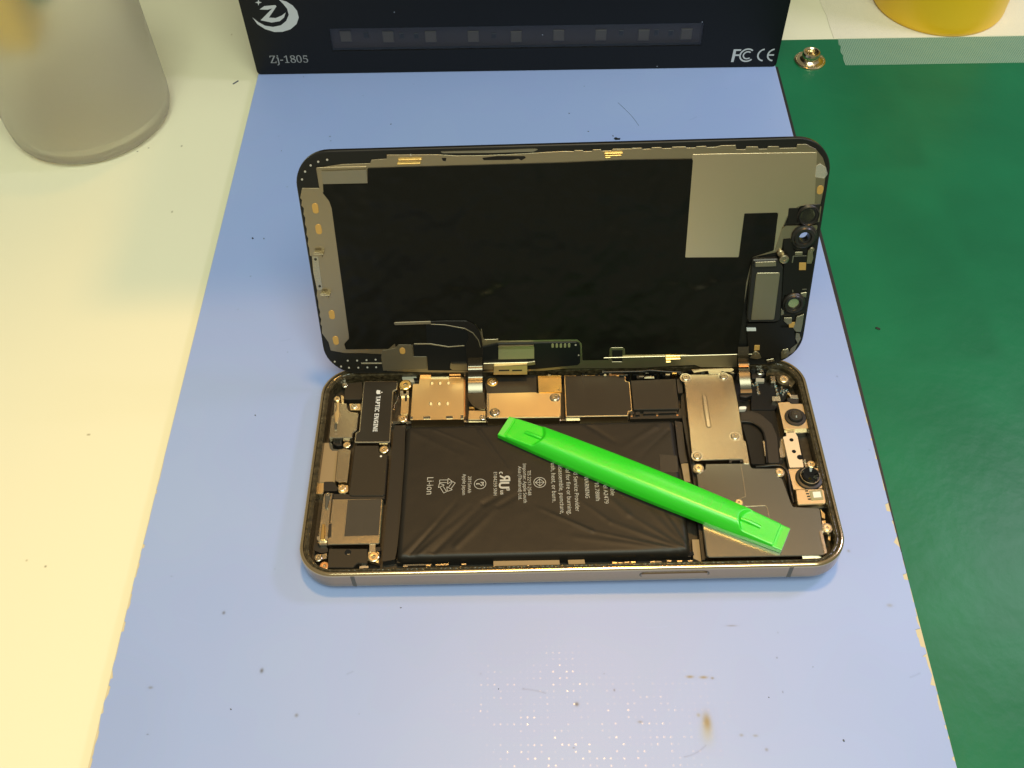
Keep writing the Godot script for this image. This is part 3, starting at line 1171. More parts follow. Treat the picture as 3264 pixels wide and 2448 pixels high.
	for i in 4:
		var p := Vector2(c6[0], c6[1])
		slab(s, line2(p + Vector2(1.25, 0).rotated(TAU * i / 4), p + Vector2(1.25, 0).rotated(TAU * (i + 1) / 4), 0.15), 5.25, 5.28, 0.0)
		slab(s, line2(p, p + Vector2(1.25, 0).rotated(TAU * i / 4), 0.13), 5.25, 5.281, 0.0)
	put("standard_mark", s.commit(), g, b)
	flat_words("TIS 2217-2548", sans, 0.95, g, b, -10.72, 6.84, y)
	flat_words("Importer: Apple South", sans, 0.95, g, b, -12, 6.9, y)
	flat_words("Asia (Thailand) Ltd.", sans, 0.95, g, b, -13.37, 6.87, y)
	var R := HORIZONTAL_ALIGNMENT_RIGHT
	flat_words("crush, heat, or burn.", sans, 1.15, g, b, -3.86, 13.63, y, R)
	flat_words("Do not disassemble, puncture,", sans, 1.15, g, b, -1.79, 17.41, y, R)
	flat_words("Potential for fire or burning.", sans, 1.15, g, b, 0.26, 17.77, y, R)
	flat_words("Authorised Service Provider", sans, 1.15, g, b, 2.46, 16.62, y, R)
	flat_words("WARNING", sans, 1.15, g, b, 5.45, 12.45, y, R)
	flat_words("3.83V  10.78Wh", sans, 1.15, g, b, 8.26, 13.44, y, R)
	flat_words("Model A2479", sans, 1.15, g, b, 10.63, 14.31, y, R)
	flat_words("Rechargeable", sans, 1.15, g, b, 12.54, 11.71, y, R)


func build_left_column() -> void:
	# vibration motor with its printed face
	var ol: Array = [-60.82, -31.97, -50.71, -31.71, -50.3, -31.22, -50.43, -28.4, -51.55, -27.68, -51.27, -9.05, -51.55, -8.54, -61.66, -8.76, -61.92, -9.23, -61.84, -12.41, -60.88, -12.9, -61.05, -31.56]
	var t := plate("vibration_motor", ol, 1.2, 4.9, M.nickel_bright, phone, 0.25, 0.15, 0, "metal can with a black printed face")
	var st := start()
	slab(st, rounded(inset(cleaned(pts(ol)), 0.33), 0.2), 4.5, 4.95, 0.04)
	put("black_face", st.commit(), M.black_label, t)
	flat_words("TAPTIC ENGINE", sans_bold, 1.3, M.print_silver, t, -56.06, -19.18, 4.97, HORIZONTAL_ALIGNMENT_CENTER, 1.0)
	var em := start()
	slab(em, rounded(pts([-56.77, -27.85, -56.64, -28.18, -56.31, -28.22, -55.97, -28.07, -55.64, -28.09, -55.53, -27.75, -55.64, -27.53, -55.62, -27.2, -55.42, -26.91, -55.58, -26.64, -55.93, -26.7, -56.23, -26.6, -56.57, -26.72, -56.78, -27.23]), 0.1), 4.95, 4.98, 0.0)
	slab(em, pts([-55.37, -27.38, -55.11, -27.51, -54.79, -27.34, -55, -27.15, -55.26, -27.13]), 4.95, 4.98, 0.0)
	put("printed_emblem", em.commit(), M.print_silver, t)
	plate("foot", [-54.57, -9.14, -52.13, -9.07, -52.19, -8.42, -54.52, -8.49], 1.2, 4.2, M.nickel_warm, t, 0.1)
	# shield in the corner with a spring finger
	var sh := plate("shield_plate", [-69.43, -23.76, -66.16, -23.39, -65.28, -23.22, -64.98, -21.3, -64.11, -20.06, -61.64, -19.63, -61.39, -19.16, -61.44, -13.17, -62.48, -12.21, -62.52, -10.33, -69.55, -10.48, -69.68, -18.47, -69.1, -19.13], 3.2, 5.2, M.nickel, phone, 0.3, 0.18)
	plate("grounding_spring", [-68.43, -23.84, -67.6, -23.81, -67.36, -20.26, -66.99, -19.17, -67.04, -17.56, -67.41, -15.83, -68.21, -15.94, -68.68, -19.22, -68.29, -20.29], 5.0, 5.6, M.nickel_warm, sh, 0.2, 0.12)
	plate("spring_tip", [-68.3, -15.68, -67.44, -15.66, -67.48, -14.6, -67.31, -13.27, -67.93, -13.16, -68.24, -14.09], 5.0, 5.4, M.nickel_dull, sh, 0.15, 0.1)
	plate("spring_lug", [-67.34, -26.01, -66.49, -25.57, -66.3, -23.22, -66.95, -23.19], 4.4, 5.7, M.nickel_warm, sh, 0.1)
	screw(-68.39, -24.52, 5.7, 1.0, sh, "nickel_warm")
	plate("slot_mark", [-68.17, -12.18, -66.98, -12.06, -67.04, -11.54, -67.96, -11.62], 5.0, 5.25, M.nickel_bright, sh, 0.05, 0.02)
	var br := plate("bracket", [-64.69, -23.39, -61.34, -23.29, -61.06, -20.82, -64.06, -20.91], 3.0, 4.7, M.nickel_warm, phone, 0.2)
	screw(-63.08, -22.22, 4.8, 0.95, br)
	plate("corner_flex", [-66.88, -28.12, -66.96, -28.96, -66.37, -32.05, -61.73, -32.62, -61.09, -28.22, -61.36, -25.72, -66.66, -25.82], 2.0, 3.8, M.brown_tape, phone, 0.5)
	screw(-67, -31.53, 3.6, 1.0, phone)
	plate("spring_foot", [-65.35, -10.75, -63.41, -10.56, -63.32, -9.65, -65.24, -9.71], 2.0, 4.4, M.nickel, phone, 0.1)
	screw(-64.06, -8.23, 4.4, 1.15, phone, "nickel_warm")
	plate("black_connector", [-68.58, -11.14, -65.9, -11.06, -65.68, -8.85, -67.15, -8.63, -68.4, -9.44], 1.2, 3.6, M.black_plastic, phone, 0.2)
	plate("connector_window", [-68.07, -10.64, -66.35, -10.54, -66.29, -9.5, -67.96, -9.6], 3.2, 3.7, M.black_gloss, phone, 0.1)
	plate("rubber_pad", [-69.95, -10.29, -69.09, -10.26, -68.31, -7.91, -66.7, -7.74, -66.65, -7.22, -69.22, -7.42], 1.2, 3.1, M.nickel_dull, phone, 0.2)
	# charging port housing and its cover
	plate("port_flex", [-70.99, -9.75, -69.64, -9.71, -69.12, -7.76, -68.38, -6.84, -66.64, -6.79, -66.4, 4.23, -71.07, 4.11], 1.2, 3.9, M.component_tan, phone, 0.2)
	plate("port_cover", [-66.28, -6.47, -64.62, -6.8, -62.66, -6.11, -62.68, -5.86, -62.66, 4.98, -66.1, 4.52], 1.2, 4.8, M.nickel, phone, 0.2, 0.15)
	plate("port_lower", [-71.28, 3.77, -69.62, 3.82, -69.31, 6.99, -69.58, 7.95, -70.98, 7.91], 1.2, 3.5, M.nickel_warm, phone, 0.2)
	plate("port_gasket", [-69.56, 4.08, -66.72, 4.11, -66.31, 5.15, -65.44, 6.02, -65.36, 7.35, -69.21, 7.3], 1.2, 4.0, M.black_plastic, phone, 0.5, 0.4)
	plate("cover_foot", [-65.42, 4.34, -62.94, 4.41, -62.94, 4.89, -65.38, 4.78], 3.0, 4.9, M.nickel_bright, phone, 0.05)
	plate("screw_tab", [-65.38, 5.17, -62.47, 5.37, -62.17, 7.44, -63.13, 8.18, -64.67, 8.14, -65.22, 7.36], 2.0, 4.0, M.nickel_warm, phone, 0.3)
	screw(-64.11, 6.51, 4.1, 1.2, phone, "nickel_warm")
	# black plate of the speaker chamber
	var bp := plate("speaker_chamber", [-61.7, -8.02, -54.6, -7.81, -54.4, -5.63, -53.54, -4.84, -51.74, -4.67, -51.59, 9.19, -52.07, 9.7, -61.25, 9.46, -61.87, 8.92], 1.2, 4.6, M.brown_tape, phone, 0.4, 0.2)
	disc("white_dot", circle(-53.67, -3.89, 0.33, 12), 4.5, 4.7, M.white_plastic, bp)
	screw(-52.96, -6.15, 4.5, 1.35, phone, "nickel_warm")
	plate("chamber_lower", [-66.33, 8.3, -51.64, 9.29, -51.65, 10.48, -66.34, 10.1], 1.2, 4.2, M.black_tape, phone, 0.2)
	# loudspeaker can
	var sp := plate("loudspeaker", [-66.14, 10.59, -52.29, 10.79, -51.85, 11.21, -51.84, 24.94, -52.24, 25.33, -66.15, 25.25, -66.27, 11.26], 1.2, 5.1, M.nickel, phone, 0.3, 0.2, 0, "metal loudspeaker can with a dark square mesh")
	plate("mesh_square", [-61.82, 11.1, -52.35, 11.04, -52.28, 22.7, -61.71, 22.78], 4.9, 5.16, M.black_foam, sp, 0.1, 0.02)
	plate("side_tray", [-69.12, 9.85, -68.77, 8.38, -66.31, 8.44, -66.41, 10.47, -66.16, 25.08, -68.42, 25.13, -69.06, 24.34], 1.2, 4.8, M.nickel, sp, 0.3, 0.2)
	plate("contact_spring", [-68.16, 19.07, -67.36, 19.09, -66.87, 23.96, -68.05, 23.93], 4.6, 5.8, M.gold, sp, 0.2, 0.12)
	plate("spring_cup", [-69.24, 22.77, -68.38, 22.68, -68.28, 23.58, -66.94, 23.61, -66.88, 22.72, -66.16, 22.8, -66.16, 23.86, -66.86, 24.29, -68.44, 24.25, -69.1, 23.67], 4.4, 5.3, M.nickel_bright, sp, 0.15)
	plate("side_slot", [-66.33, 18.72, -65.6, 18.62, -65.33, 23.05, -66.12, 23.08], 4.9, 5.16, M.black_plastic, sp, 0.2, 0.01)
	plate("contact_spring", [-68.49, 9.01, -66.86, 9.05, -66.84, 10.24, -67.09, 11.66, -67.17, 13.77, -68.03, 13.63, -68.13, 11.39], 4.6, 5.4, M.nickel_dull, sp, 0.2, 0.12)
	screw(-67.69, 9.27, 5.2, 0.65, sp)
	plate("rubber_wedge", [-69.99, 23.97, -66.28, 25.29, -66.03, 26.74, -67.87, 27.02, -70.05, 25.97], 1.2, 3.6, M.black_plastic, phone, 0.5, 0.4)
	var lw := plate("antenna_plate", [-65.73, 26.02, -55.1, 26.35, -54.73, 30.89, -57.55, 30.82, -58.59, 32.16, -65.49, 31.93, -65.71, 28.62], 1.2, 4.4, M.brown_tape, phone, 0.3, 0.18)
	disc("hole", circle(-60.4, 27.38, 0.9, 16), 4.2, 4.43, M.black_gloss, lw, 0.0)
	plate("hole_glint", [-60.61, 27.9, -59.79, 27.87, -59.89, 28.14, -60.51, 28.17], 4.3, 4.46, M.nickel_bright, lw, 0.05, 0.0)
	plate("plate_tab", [-54.66, 24.91, -53.08, 24.95, -52.82, 27.62, -54.48, 27.58], 3.6, 4.8, M.nickel_bright, phone, 0.1)
	plate("tab_base", [-54.92, 27.34, -51.78, 27.42, -51.62, 30.92, -54.9, 29.97], 3.0, 4.4, M.nickel_warm, phone, 0.3)
	screw(-53.21, 29.2, 4.6, 1.6, phone, "nickel_warm")
	plate("black_block", [-53.01, 25.84, -51.63, 25.87, -51.64, 27.09, -52.82, 27.06], 2.0, 4.2, M.black_plastic, phone, 0.1)
	screw(-68.4, 28.66, 3.9, 1.2, phone, "nickel")
	plate("lug", [-67.93, 27.58, -66.12, 27.07, -66.03, 28.83, -67.66, 29.12], 2.0, 3.9, M.nickel, phone, 0.2)
	screw(-66.48, 31.22, 3.9, 1.35, phone, "copper")
	plate("silver_chip", [-56.98, 31.29, -54.65, 31.17, -54.54, 31.83, -56.98, 31.9], 1.2, 3.6, M.solder, phone, 0.1)


func build_board() -> void:
	# column between motor and card reader
	screw(-48, -29.52, 5.2, 2.0, phone, "gold")
	plate("connector", [-49.41, -27.42, -48.5, -27.39, -48.43, -26.23, -47.52, -26.2, -47.46, -27.35, -46.81, -27.33, -46.7, -25.52, -49.28, -25.27], 3.0, 5.4, M.nickel_bright, phone, 0.1)
	plate("coax_bracket", [-48.97, -25.89, -46.68, -25.88, -46.55, -19.01, -48.85, -18.92], 2.0, 4.8, M.nickel_warm, phone, 0.15)
	plate("tape_patch", [-48.06, -25.63, -47.2, -25.6, -47.26, -23.8, -47.82, -23.66], 4.6, 4.9, M.black_plastic, phone, 0.2, 0.02)
	plate("screw_tab", [-49.77, -18.94, -46.7, -19.01, -46.67, -16.31, -48.18, -15.88, -49.71, -16.71], 2.0, 4.4, M.nickel, phone, 0.3)
	screw(-48.19, -17.31, 4.5, 1.35, phone, "nickel_warm")
	plate("glue_blob", [-49.29, -33.74, -47.13, -33.84, -44.73, -33.26, -44.61, -31.06, -46.58, -31.13, -46.89, -31.98, -48.33, -31.85, -49.14, -32.22], 3.2, 4.8, M.glue, phone, 0.5, 0.4)
	plate("chip", [-45.67, -32.46, -44.09, -32.41, -43.98, -30.23, -45.03, -30.26], 3.0, 5.2, M.black_gloss, phone, 0.1)
	phone.add_child(cable([Vector3(-51.21, 4.6, -27.61), Vector3(-49.95, 5.2, -26.11), Vector3(-50.18, 4.8, -24.13), Vector3(-50.92, 4.4, -22.84), Vector3(-51.1, 4, -20.88)], 0.16, M.flex_metal, "thin_wire"))
	# card reader
	var sim := plate("card_reader", [-43.77, -32.58, -30.17, -32.15, -29.76, -15.95, -45.67, -16.17, -45.65, -29.92, -43.79, -29.86], 1.2, 5.4, M.nickel_warm, phone, 0.15, 0.15, 0, "metal card reader cover with six small windows")
	for q in [[-39.88, -30.04], [-37.35, -29.96], [-34.81, -29.95], [-39.88, -22.12], [-37.34, -22.04], [-34.8, -22.06]]:
		disc("contact_window", pill(q[0], q[1], 0.95, 1.45), 5.3, 5.42, M.nickel_dull, sim, 0.0)
		disc("contact", pill(q[0] + 0.05, q[1] + 0.05, 0.75, 1.2), 5.3, 5.5, M.contact_gold, sim, 0.05)
	for q in [[370, 450], [635, 718]]:
		pass
	plate("clip", [-41.87, -17.24, -39.79, -17.24, -39.75, -16.35, -41.83, -16.35], 4.6, 5.6, M.nickel_dull, sim, 0.1, 0.1)
	plate("clip", [-35.08, -17.16, -33.02, -17.16, -32.99, -16.28, -35.05, -16.27], 4.6, 5.6, M.nickel_dull, sim, 0.1, 0.1)
	plate("clip", [-30.76, -17.35, -29.92, -17.35, -29.89, -16.12, -30.73, -16.11], 4.6, 5.6, M.nickel_dull, sim, 0.1, 0.1)
	plate("clip", [-45.7, -17.35, -45.01, -17.36, -45.01, -16.38, -45.7, -16.4], 4.6, 5.6, M.nickel_dull, sim, 0.1, 0.1)
	plate("reader_tab", [-43.64, -33.24, -40.23, -33.17, -40.2, -32.46, -43.61, -32.56], 4.0, 6.4, M.copper, sim, 0.1)
	plate("reader_tab", [-34.6, -33.36, -31.03, -33.31, -31.01, -32.5, -34.57, -32.55], 4.0, 6.4, M.copper, sim, 0.1)
	plate("reader_tab", [-40.22, -32.62, -34.64, -32.58, -34.62, -31.84, -40.2, -32.01], 4.0, 6.0, M.nickel_dull, sim, 0.1)
	plate("dark_rail", [-46.53, -17.72, -20.42, -17.2, -20.29, -16.4, -46.59, -16.55], 1.2, 3.4, M.black_gloss, phone, 0.1)
	plate("rail_edge", [-30.07, -33.43, -29.75, -33.42, -29.42, -17.49, -29.72, -17.43], 1.2, 5.0, M.copper, phone, 0.05)
	# display connector cover
	var back := plate("black_shield", [-23.62, -29.08, -22.73, -32.74, -7.67, -32.73, -7.78, -25.94, -23.02, -26.02], 1.2, 5.0, M.brown_tape, phone, 0.2)
	disc("slot", pill(-17.76, -30.8, 3.2, 1.0), 4.8, 5.02, M.black_plastic, back, 0.0)
	disc("slot", pill(-13.71, -30.77, 3.0, 1.0), 4.8, 5.02, M.black_plastic, back, 0.0)
	disc("washer", circle(-21.28, -30.19, 1.75, 24), 4.8, 5.15, M.gold, back, 0.1)
	screw(-21.27, -30.18, 5.15, 1.2, back)
	var cv := plate("connector_cover", [-22.98, -25.47, -22.26, -25.45, -8.09, -25.4, -7.71, -25.06, -0.44, -24.9, -0.87, -16.34, -1.3, -15.63, -22.2, -16, -22.91, -16.09], 2.0, 5.7, M.nickel_warm, phone, 0.25, 0.18)
	plate("bent_edge", [-22.98, -25.29, -22.31, -25.27, -22.25, -16.05, -22.9, -16.07], 4.0, 5.85, M.nickel, cv, 0.1, 0.1)
	for q in [[-20.56, -17.98], [-2.46, -23.01]]:
		disc("washer", circle(q[0], q[1], 1.6, 24), 5.5, 5.74, M.nickel_dull, cv, 0.02)
		screw(q[0], q[1], 5.74, 1.3, cv, "nickel")
	var gb := plate("gold_connector", [-7.38, -31.45, -0.27, -31.46, -0.34, -25, -7.27, -24.96], 1.2, 5.9, M.gold, phone, 0.25, 0.2)
	disc("dot", circle(-1.18, -25.85, 0.2, 10), 5.8, 5.92, M.black_plastic, gb, 0.0)
	plate("flex_end", [-28.96, -26.61, -23.88, -26.46, -23.66, -22.21, -23.06, -20.9, -23.26, -19.56, -25.56, -19.82, -27.5, -21.36, -28.69, -23.66], 4.9, 5.3, M.flex_metal, phone, 0.9, 0.05)
	var sq := plate("square_tab", [-28.43, -19.9, -23.31, -19.74, -23.23, -16.18, -28.56, -16.34], 2.0, 4.6, M.nickel_warm, phone, 0.2)
	screw(-24.15, -16.98, 4.6, 1.0, sq)
	plate("tab_top", [-28.31, -20.96, -26.77, -20.92, -26.68, -20.17, -28.29, -20.22], 3.0, 4.9, M.gold, phone, 0.1)
	for q in [[-18.99, -17.41, -16.45, -17.43, -16.45, -16.79, -18.99, -16.77], [-11.4, -17.28, -1.56, -17.2, -1.58, -16.51, -11.42, -16.55]]:
		plate("lower_rail", q, 1.2, 3.8, M.nickel_dull, phone, 0.05)
	# two taped chips
	var ta: Array = [0.63, -32.12, 14.32, -32.03, 19.12, -31.25, 19.51, -29.29, 20.61, -29.02, 20.5, -17.95, 19.38, -17.54, 19.06, -16.07, 0.53, -16.26]
	var chip := plate("taped_shield", ta, 1.2, 5.0, M.nickel_warm, phone, 0.3, 0.12, 0, "metal shield covered with dark tape")
	var st := start()
	slab(st, rounded(inset(cleaned(pts(ta)), 0.32), 0.2), 4.8, 5.2, 0.1)
	put("dark_tape", st.commit(), M.brown_tape, chip)
	plate("tape_fold", [6.1, -31.94, 6.56, -31.93, 6.52, -27.11, 6.22, -27.12], 5.0, 5.26, M.black_tape, chip, 0.05, 0.02)
	plate("taped_chip", [20.86, -29.41, 34.58, -29.75, 34.4, -18.13, 20.84, -18.24], 1.2, 5.1, M.brown_tape, phone, 0.2, 0.12)
	plate("grey_chip", [34.96, -29.99, 36.55, -29.94, 36.25, -24.59, 34.79, -24.44], 1.2, 4.6, M.black_tape, phone, 0.1)
	var pb := plate("circuit_board", [19.85, -19.41, 35.26, -19.5, 35.92, -25.35, 36.67, -25.32, 36.48, -15.94, 19.67, -16.07], 1.2, 3.4, M.brown_tape, phone, 0.1)
	for q in [[20.29, -17.09], [27.89, -17.12], [33.89, -17.05]]:
		disc("copper_dot", circle(q[0], q[1], 0.3, 10), 3.3, 3.46, M.copper, pb, 0.0)
	for q in [[19.98, -18.61, 21.16, -18.58, 21.05, -17.28, 19.87, -17.32], [21.49, -18.16, 22.77, -18.2, 22.67, -17.01, 21.39, -16.98], [24.14, -18.82, 34.37, -18.92, 34.47, -18.51, 24.11, -18.45], [23.81, -18.28, 33.88, -18.34, 33.78, -17.42, 23.72, -17.28]]:
		plate("component", q, 3.2, 4.2, M.black_plastic, pb, 0.1)
	# row of castellations along the board edge
	for i in 16:
		var q: Array = [lerpf(b0x([0.78, -16.82, 18.84, -16.76], 0), b0x([0.78, -16.82, 18.84, -16.76], 2), i / 15.0), lerpf(b0x([0.78, -16.82, 18.84, -16.76], 1), b0x([0.78, -16.82, 18.84, -16.76], 3), i / 15.0)]
		var s := start()
		block(s, q[0] - 0.42, q[0] + 0.42, 2.8, 3.4, q[1] - 0.2, q[1] + 0.2, 0.05)
		put("edge_pad", s.commit(), M.solder, phone)


func b0x(a: Array, i: int) -> float:
	return a[i]


func cable(path: Array, r: float, m: Material, called: String) -> MeshInstance3D:
	var o := MeshInstance3D.new()
	o.name = called
	o.mesh = wire(path, r)
	o.material_override = m
	return o


func build_right_column() -> void:
	# upper shield over the board connectors
	var s1 := plate("board_shield", [36.55, -30.76, 51.21, -30.41, 51.86, -29.5, 51.95, -19.91, 51.59, -5.67, 52.18, -5.28, 52.05, 2.6, 50.15, 2.39, 50.22, 0.84, 46.43, 0.84, 38.77, 0.93, 36.21, 0.76, 36, -1.87, 36.87, -26.73], 3.0, 5.8, M.nickel, phone, 0.3, 0.18, 0, "tall sandblasted metal shield with a pressed slot")
	for q in [[37.54, -29.36], [49.01, -29.41], [49.23, -7.09], [37.49, -0.56]]:
		disc("screw_seat", circle(q[0], q[1], 1.75, 24), 5.6, 5.86, M.nickel_bright, s1, 0.05)
		screw(q[0], q[1], 5.86, 1.25, s1, "nickel")
	var a: Array = [42.19, -21.93, 42.14, -11.16]
	var mid := Vector2((a[0] + a[2]) / 2, (a[1] + a[3]) / 2)
	var dir := Vector2(a[2] - a[0], a[3] - a[1])
	disc("pressed_slot", pill(mid.x, mid.y, dir.length() + 1.6, 1.6, dir.angle()), 5.7, 5.98, M.nickel, s1, 0.18)
	disc("slot_floor", pill(mid.x, mid.y, dir.length() + 0.8, 0.8, dir.angle()), 5.8, 5.99, M.nickel_bright, s1, 0.0)
	plate("clip", [46.54, 0.46, 50.33, 0.46, 50.09, 1.76, 49.45, 1.74, 49.47, 1.07, 47.18, 1.11, 46.85, 1.93, 46.35, 1.81], 4.0, 5.5, M.black_plastic, s1, 0.05)
	# lower shield
	var s2 := plate("camera_shield", [36.47, 5.58, 38.02, 5.11, 39.16, 3.86, 39.46, 2.16, 49.5, 2.34, 51.92, 2.51, 52.44, 4.07, 59.23, 4.26, 59.23, 7.22, 60.32, 7.75, 61.33, 15.72, 61.67, 17, 68.3, 17.56, 68.81, 18.1, 67.72, 31.63, 67.01, 32.2, 36.63, 32.1, 36.1, 31.54, 36.15, 23.22], 3.0, 5.9, M.nickel_dull, phone, 0.35, 0.2, 0, "broad polished grey metal shield under the end of the green tool")
	for q in [[37.36, 3.55], [59.85, 5.56], [47.01, 15.35], [69.51, 23.83]]:
		disc("screw_seat", circle(q[0], q[1], 1.55, 20), 5.0, 5.75, M.nickel_bright, s2, 0.1)
		screw(q[0], q[1], 5.8, 1.15, s2, "nickel_warm")
	for q in [[[49.38, 2.6], [49.3, 7.96]], [[49.3, 7.96], [49.11, 13.34]], [[49.11, 13.34], [47.98, 13.9]], [[47.98, 13.9], [46.13, 14.59]], [[47.36, 16.62], [54.03, 16.41]], [[54.03, 16.41], [54.52, 17.24]], [[54.52, 17.24], [54.45, 20.61]]]:
		var st := start()
		slab(st, line2(Vector2(q[0][0], q[0][1]), Vector2(q[1][0], q[1][1]), 0.22), 5.8, 6.0, 0.05)
		put("seam", st.commit(), M.nickel_bright, s2)
	plate("side_clip", [67.1, 25, 67.95, 24.79, 67.9, 31.47, 67.17, 31.9], 4.0, 6.1, M.nickel, s2, 0.1)
	plate("lower_clip", [61.58, 31.88, 66.39, 31.9, 66.33, 32.58, 61.42, 32.69], 3.0, 5.0, M.nickel_bright, s2, 0.05)
	# dark flex cables between shield and cameras
	plate("main_board", [57.47, -28.48, 64.38, -28.64, 65, -27.11, 68.64, -26.25, 68.75, -23.65, 66.7, -21.87, 62.89, -18.17, 56.04, -18.37], 1.2, 3.4, M.pcb, phone, 0.3)
	plate("flex_sheet", [52.3, -18.76, 63.12, -18.27, 62.81, -8.72, 63.53, -6.53, 61.97, 1.12, 53.19, 0.88, 53.04, -6.83, 52.43, -14.54], 1.2, 3.1, M.flex, phone, 0.5)
	plate("wide_flex", [52.53, -17.47, 55.84, -17.94, 58.74, -16.44, 61.3, -13.01, 62.09, -8.6, 61.09, 0.97, 57.85, 0.98, 58.54, -7.07, 57.84, -10.91, 56, -13.28, 52.31, -13.95], 3.0, 3.6, M.brown_tape, phone, 0.6)
	phone.add_child(cable([Vector3(52.28, 3.6, -13.91), Vector3(55.32, 3.7, -13.52), Vector3(57.8, 3.7, -10.97), Vector3(58.23, 3.7, -6.87), Vector3(57.39, 3.6, 1)], 0.35, M.flex, "coax_cable"))
	plate("white_pin", [52.38, -19.08, 54.32, -19.14, 54.61, -18.67, 54.15, -18.01, 52.21, -17.95], 3.0, 4.4, M.white_plastic, phone, 0.4)
	plate("silver_side", [57.49, -6.68, 57.93, -6.66, 57.71, -1.34, 57.27, -1.35], 3.0, 3.9, M.nickel, phone, 0.05)
	plate("coil_plate", [62.5, -6.7, 63.9, -7.2, 63.3, -1.34, 61.66, -1.39], 1.2, 3.4, M.nickel_dull, phone, 0.1)
	# parts on the small board: two crowded rows
	var st := start()
	var s3 := start()
	var s4 := start()
	for q in [[[58.84, -28.81, 59.4, -23.2], 26], [[64.46, -28.26, 64.94, -23.4], 30], [[65.8, -26.71, 68.11, -23.3], 22], [[57.59, -29.23, 58.46, -27.32], 6]]:
		var c: Array = q[0]
		for i in q[1] as int:
			var x := lerpf(c[0], c[2], rng.randf())
			var z := lerpf(c[1], c[3], rng.randf())
			var k := rng.randf()
			block(s3 if k < 0.25 else (st if k < 0.7 else s4), x - 0.2, x + 0.2, 3.3, 3.75 + k * 0.2, z - 0.12, z + 0.12, 0.03)
	for q in [[st, M.solder], [s3, M.component_teal], [s4, M.component_tan]]:
		var o := put("small_component", (q[0] as SurfaceTool).commit(), q[1], phone)
		o.set_meta("kind", "stuff")
	plate("metal_clip", [62.7, -22.32, 65.01, -22.32, 64.98, -20.49, 62.5, -20.64], 3.0, 4.6, M.nickel_bright, phone, 0.15)
	plate("metal_clip", [59.11, -29.86, 61.62, -29.59, 61.4, -28.28, 58.79, -28.36], 3.0, 4.4, M.glue, phone, 0.2)
	plate("metal_clip", [63.17, -30.32, 65.07, -30.26, 64.91, -27.63, 63.15, -27.57], 3.0, 4.8, M.nickel, phone, 0.5, 0.3)
	plate("metal_clip", [67.82, -22.71, 70.4, -22.63, 70.41, -21.17, 67.92, -21.35], 3.0, 4.8, M.nickel_bright, phone, 0.2)
	plate("black_clip", [66.98, -21.48, 70.51, -21.12, 70.03, -19.31, 67.99, -19.45, 66.82, -20.57], 3.0, 4.9, M.black_plastic, phone, 0.2)
	disc("gold_pin", circle(67.71, -22.82, 0.5, 12), 3.0, 5.2, M.gold, phone)
	# moulded corner with ribs
	plate("corner_moulding", [62.73, -32.05, 64.64, -34.68, 68.03, -33.8, 70.55, -31.42, 71.52, -28.74, 69.67, -26.54, 69.03, -25.45, 68.51, -26.58, 66.23, -26.84, 65.3, -28.18, 65.33, -30.07, 64.03, -31.06, 62.15, -30.36], 1.2, 4.4, M.gasket, phone, 0.8, 0.4)
	screw(67.36, -28.86, 4.5, 1.45, phone, "nickel_warm")
	plate("dark_corner", [58.4, -34.27, 63.29, -35.27, 62.37, -31.46, 60.34, -29.82, 57.83, -29.71], 1.2, 4.2, M.black_plastic, phone, 0.5)
	screw(60.71, -32.14, 4.3, 1.4, phone, "nickel_dull")
	# first camera of the front row
	var c1 := plate("front_camera", [63.76, -19.17, 66.99, -19.36, 67.57, -18.62, 70.97, -18.52, 70.88, -9.56, 63.79, -9.32], 1.2, 5.6, M.nickel_warm, phone, 0.25, 0.2, 0, "square metal camera with a domed lens")
	var lc: Array = [67.81, -13.53]
	put("lens_barrel", turned([0, 1.2, 1.9, 1.3, 2.1, 1.0, 2.2, 0.5, 3.0, 0.45, 3.1, 0.3, 3.1, -0.4], 36).commit(), M.black_plastic, c1).position = Vector3(lc[0], 5.6, lc[1]) * MM
	put("lens", turned([0, 2.1, 0.7, 2.0, 1.3, 1.75, 1.7, 1.3, 1.8, 0.9], 28).commit(), M.lens_glass_warm, c1).position = Vector3(lc[0], 5.6, lc[1]) * MM
	plate("notch", [67.46, -11.44, 68.69, -11.4, 68.44, -10.36, 67.4, -10.46], 5.4, 5.9, M.black_plastic, c1, 0.1)
	plate("camera_flange", [64.09, -9.61, 71, -9.82, 71.22, -8.77, 67.65, -8.36, 64.12, -8.98], 1.2, 4.6, M.nickel_dull, c1, 0.1)
	# bracket between the cameras
	var br := plate("camera_bracket", [64.58, -9.46, 67.2, -9.52, 67.1, -8.52, 67.49, -7.3, 67.28, 3.39, 63.33, 3.42, 63.31, -7.35, 64.31, -7.46], 3.0, 4.8, M.bracket_metal, phone, 0.2, 0.15)
	for q in [[[65.54, -6.12], 0.6], [[65.5, -2.04], 0.6], [[66.83, 0], 0.85]]:
		disc("hole", circle(q[0][0], q[0][1], q[1], 16), 4.6, 4.83, M.black_gloss, br, 0.0)
	plate("bracket_lip", [64.87, -9.24, 66.97, -9.24, 66.72, -8.63, 64.88, -8.54], 4.6, 5.1, M.nickel, br, 0.1)
	plate("side_spring", [62.81, -7.26, 63.68, -7.41, 62.93, -0.8, 61.56, -0.83, 61.72, -3.7, 62.34, -4.53], 1.2, 3.8, M.nickel, phone, 0.1)
	plate("recess_floor", [68.37, -9.03, 71.03, -8.95, 70.9, 0.42, 68.37, 0.68], 1.2, 2.6, M.midframe, phone, 0.2)
	screw(69.76, 2.07, 4.0, 1.3, phone, "nickel_warm")
	plate("lug", [67.91, 1.62, 70.77, 1.03, 70.51, 2.35, 68.75, 2.96, 67.86, 2.61], 2.0, 4.0, M.nickel, phone, 0.2)
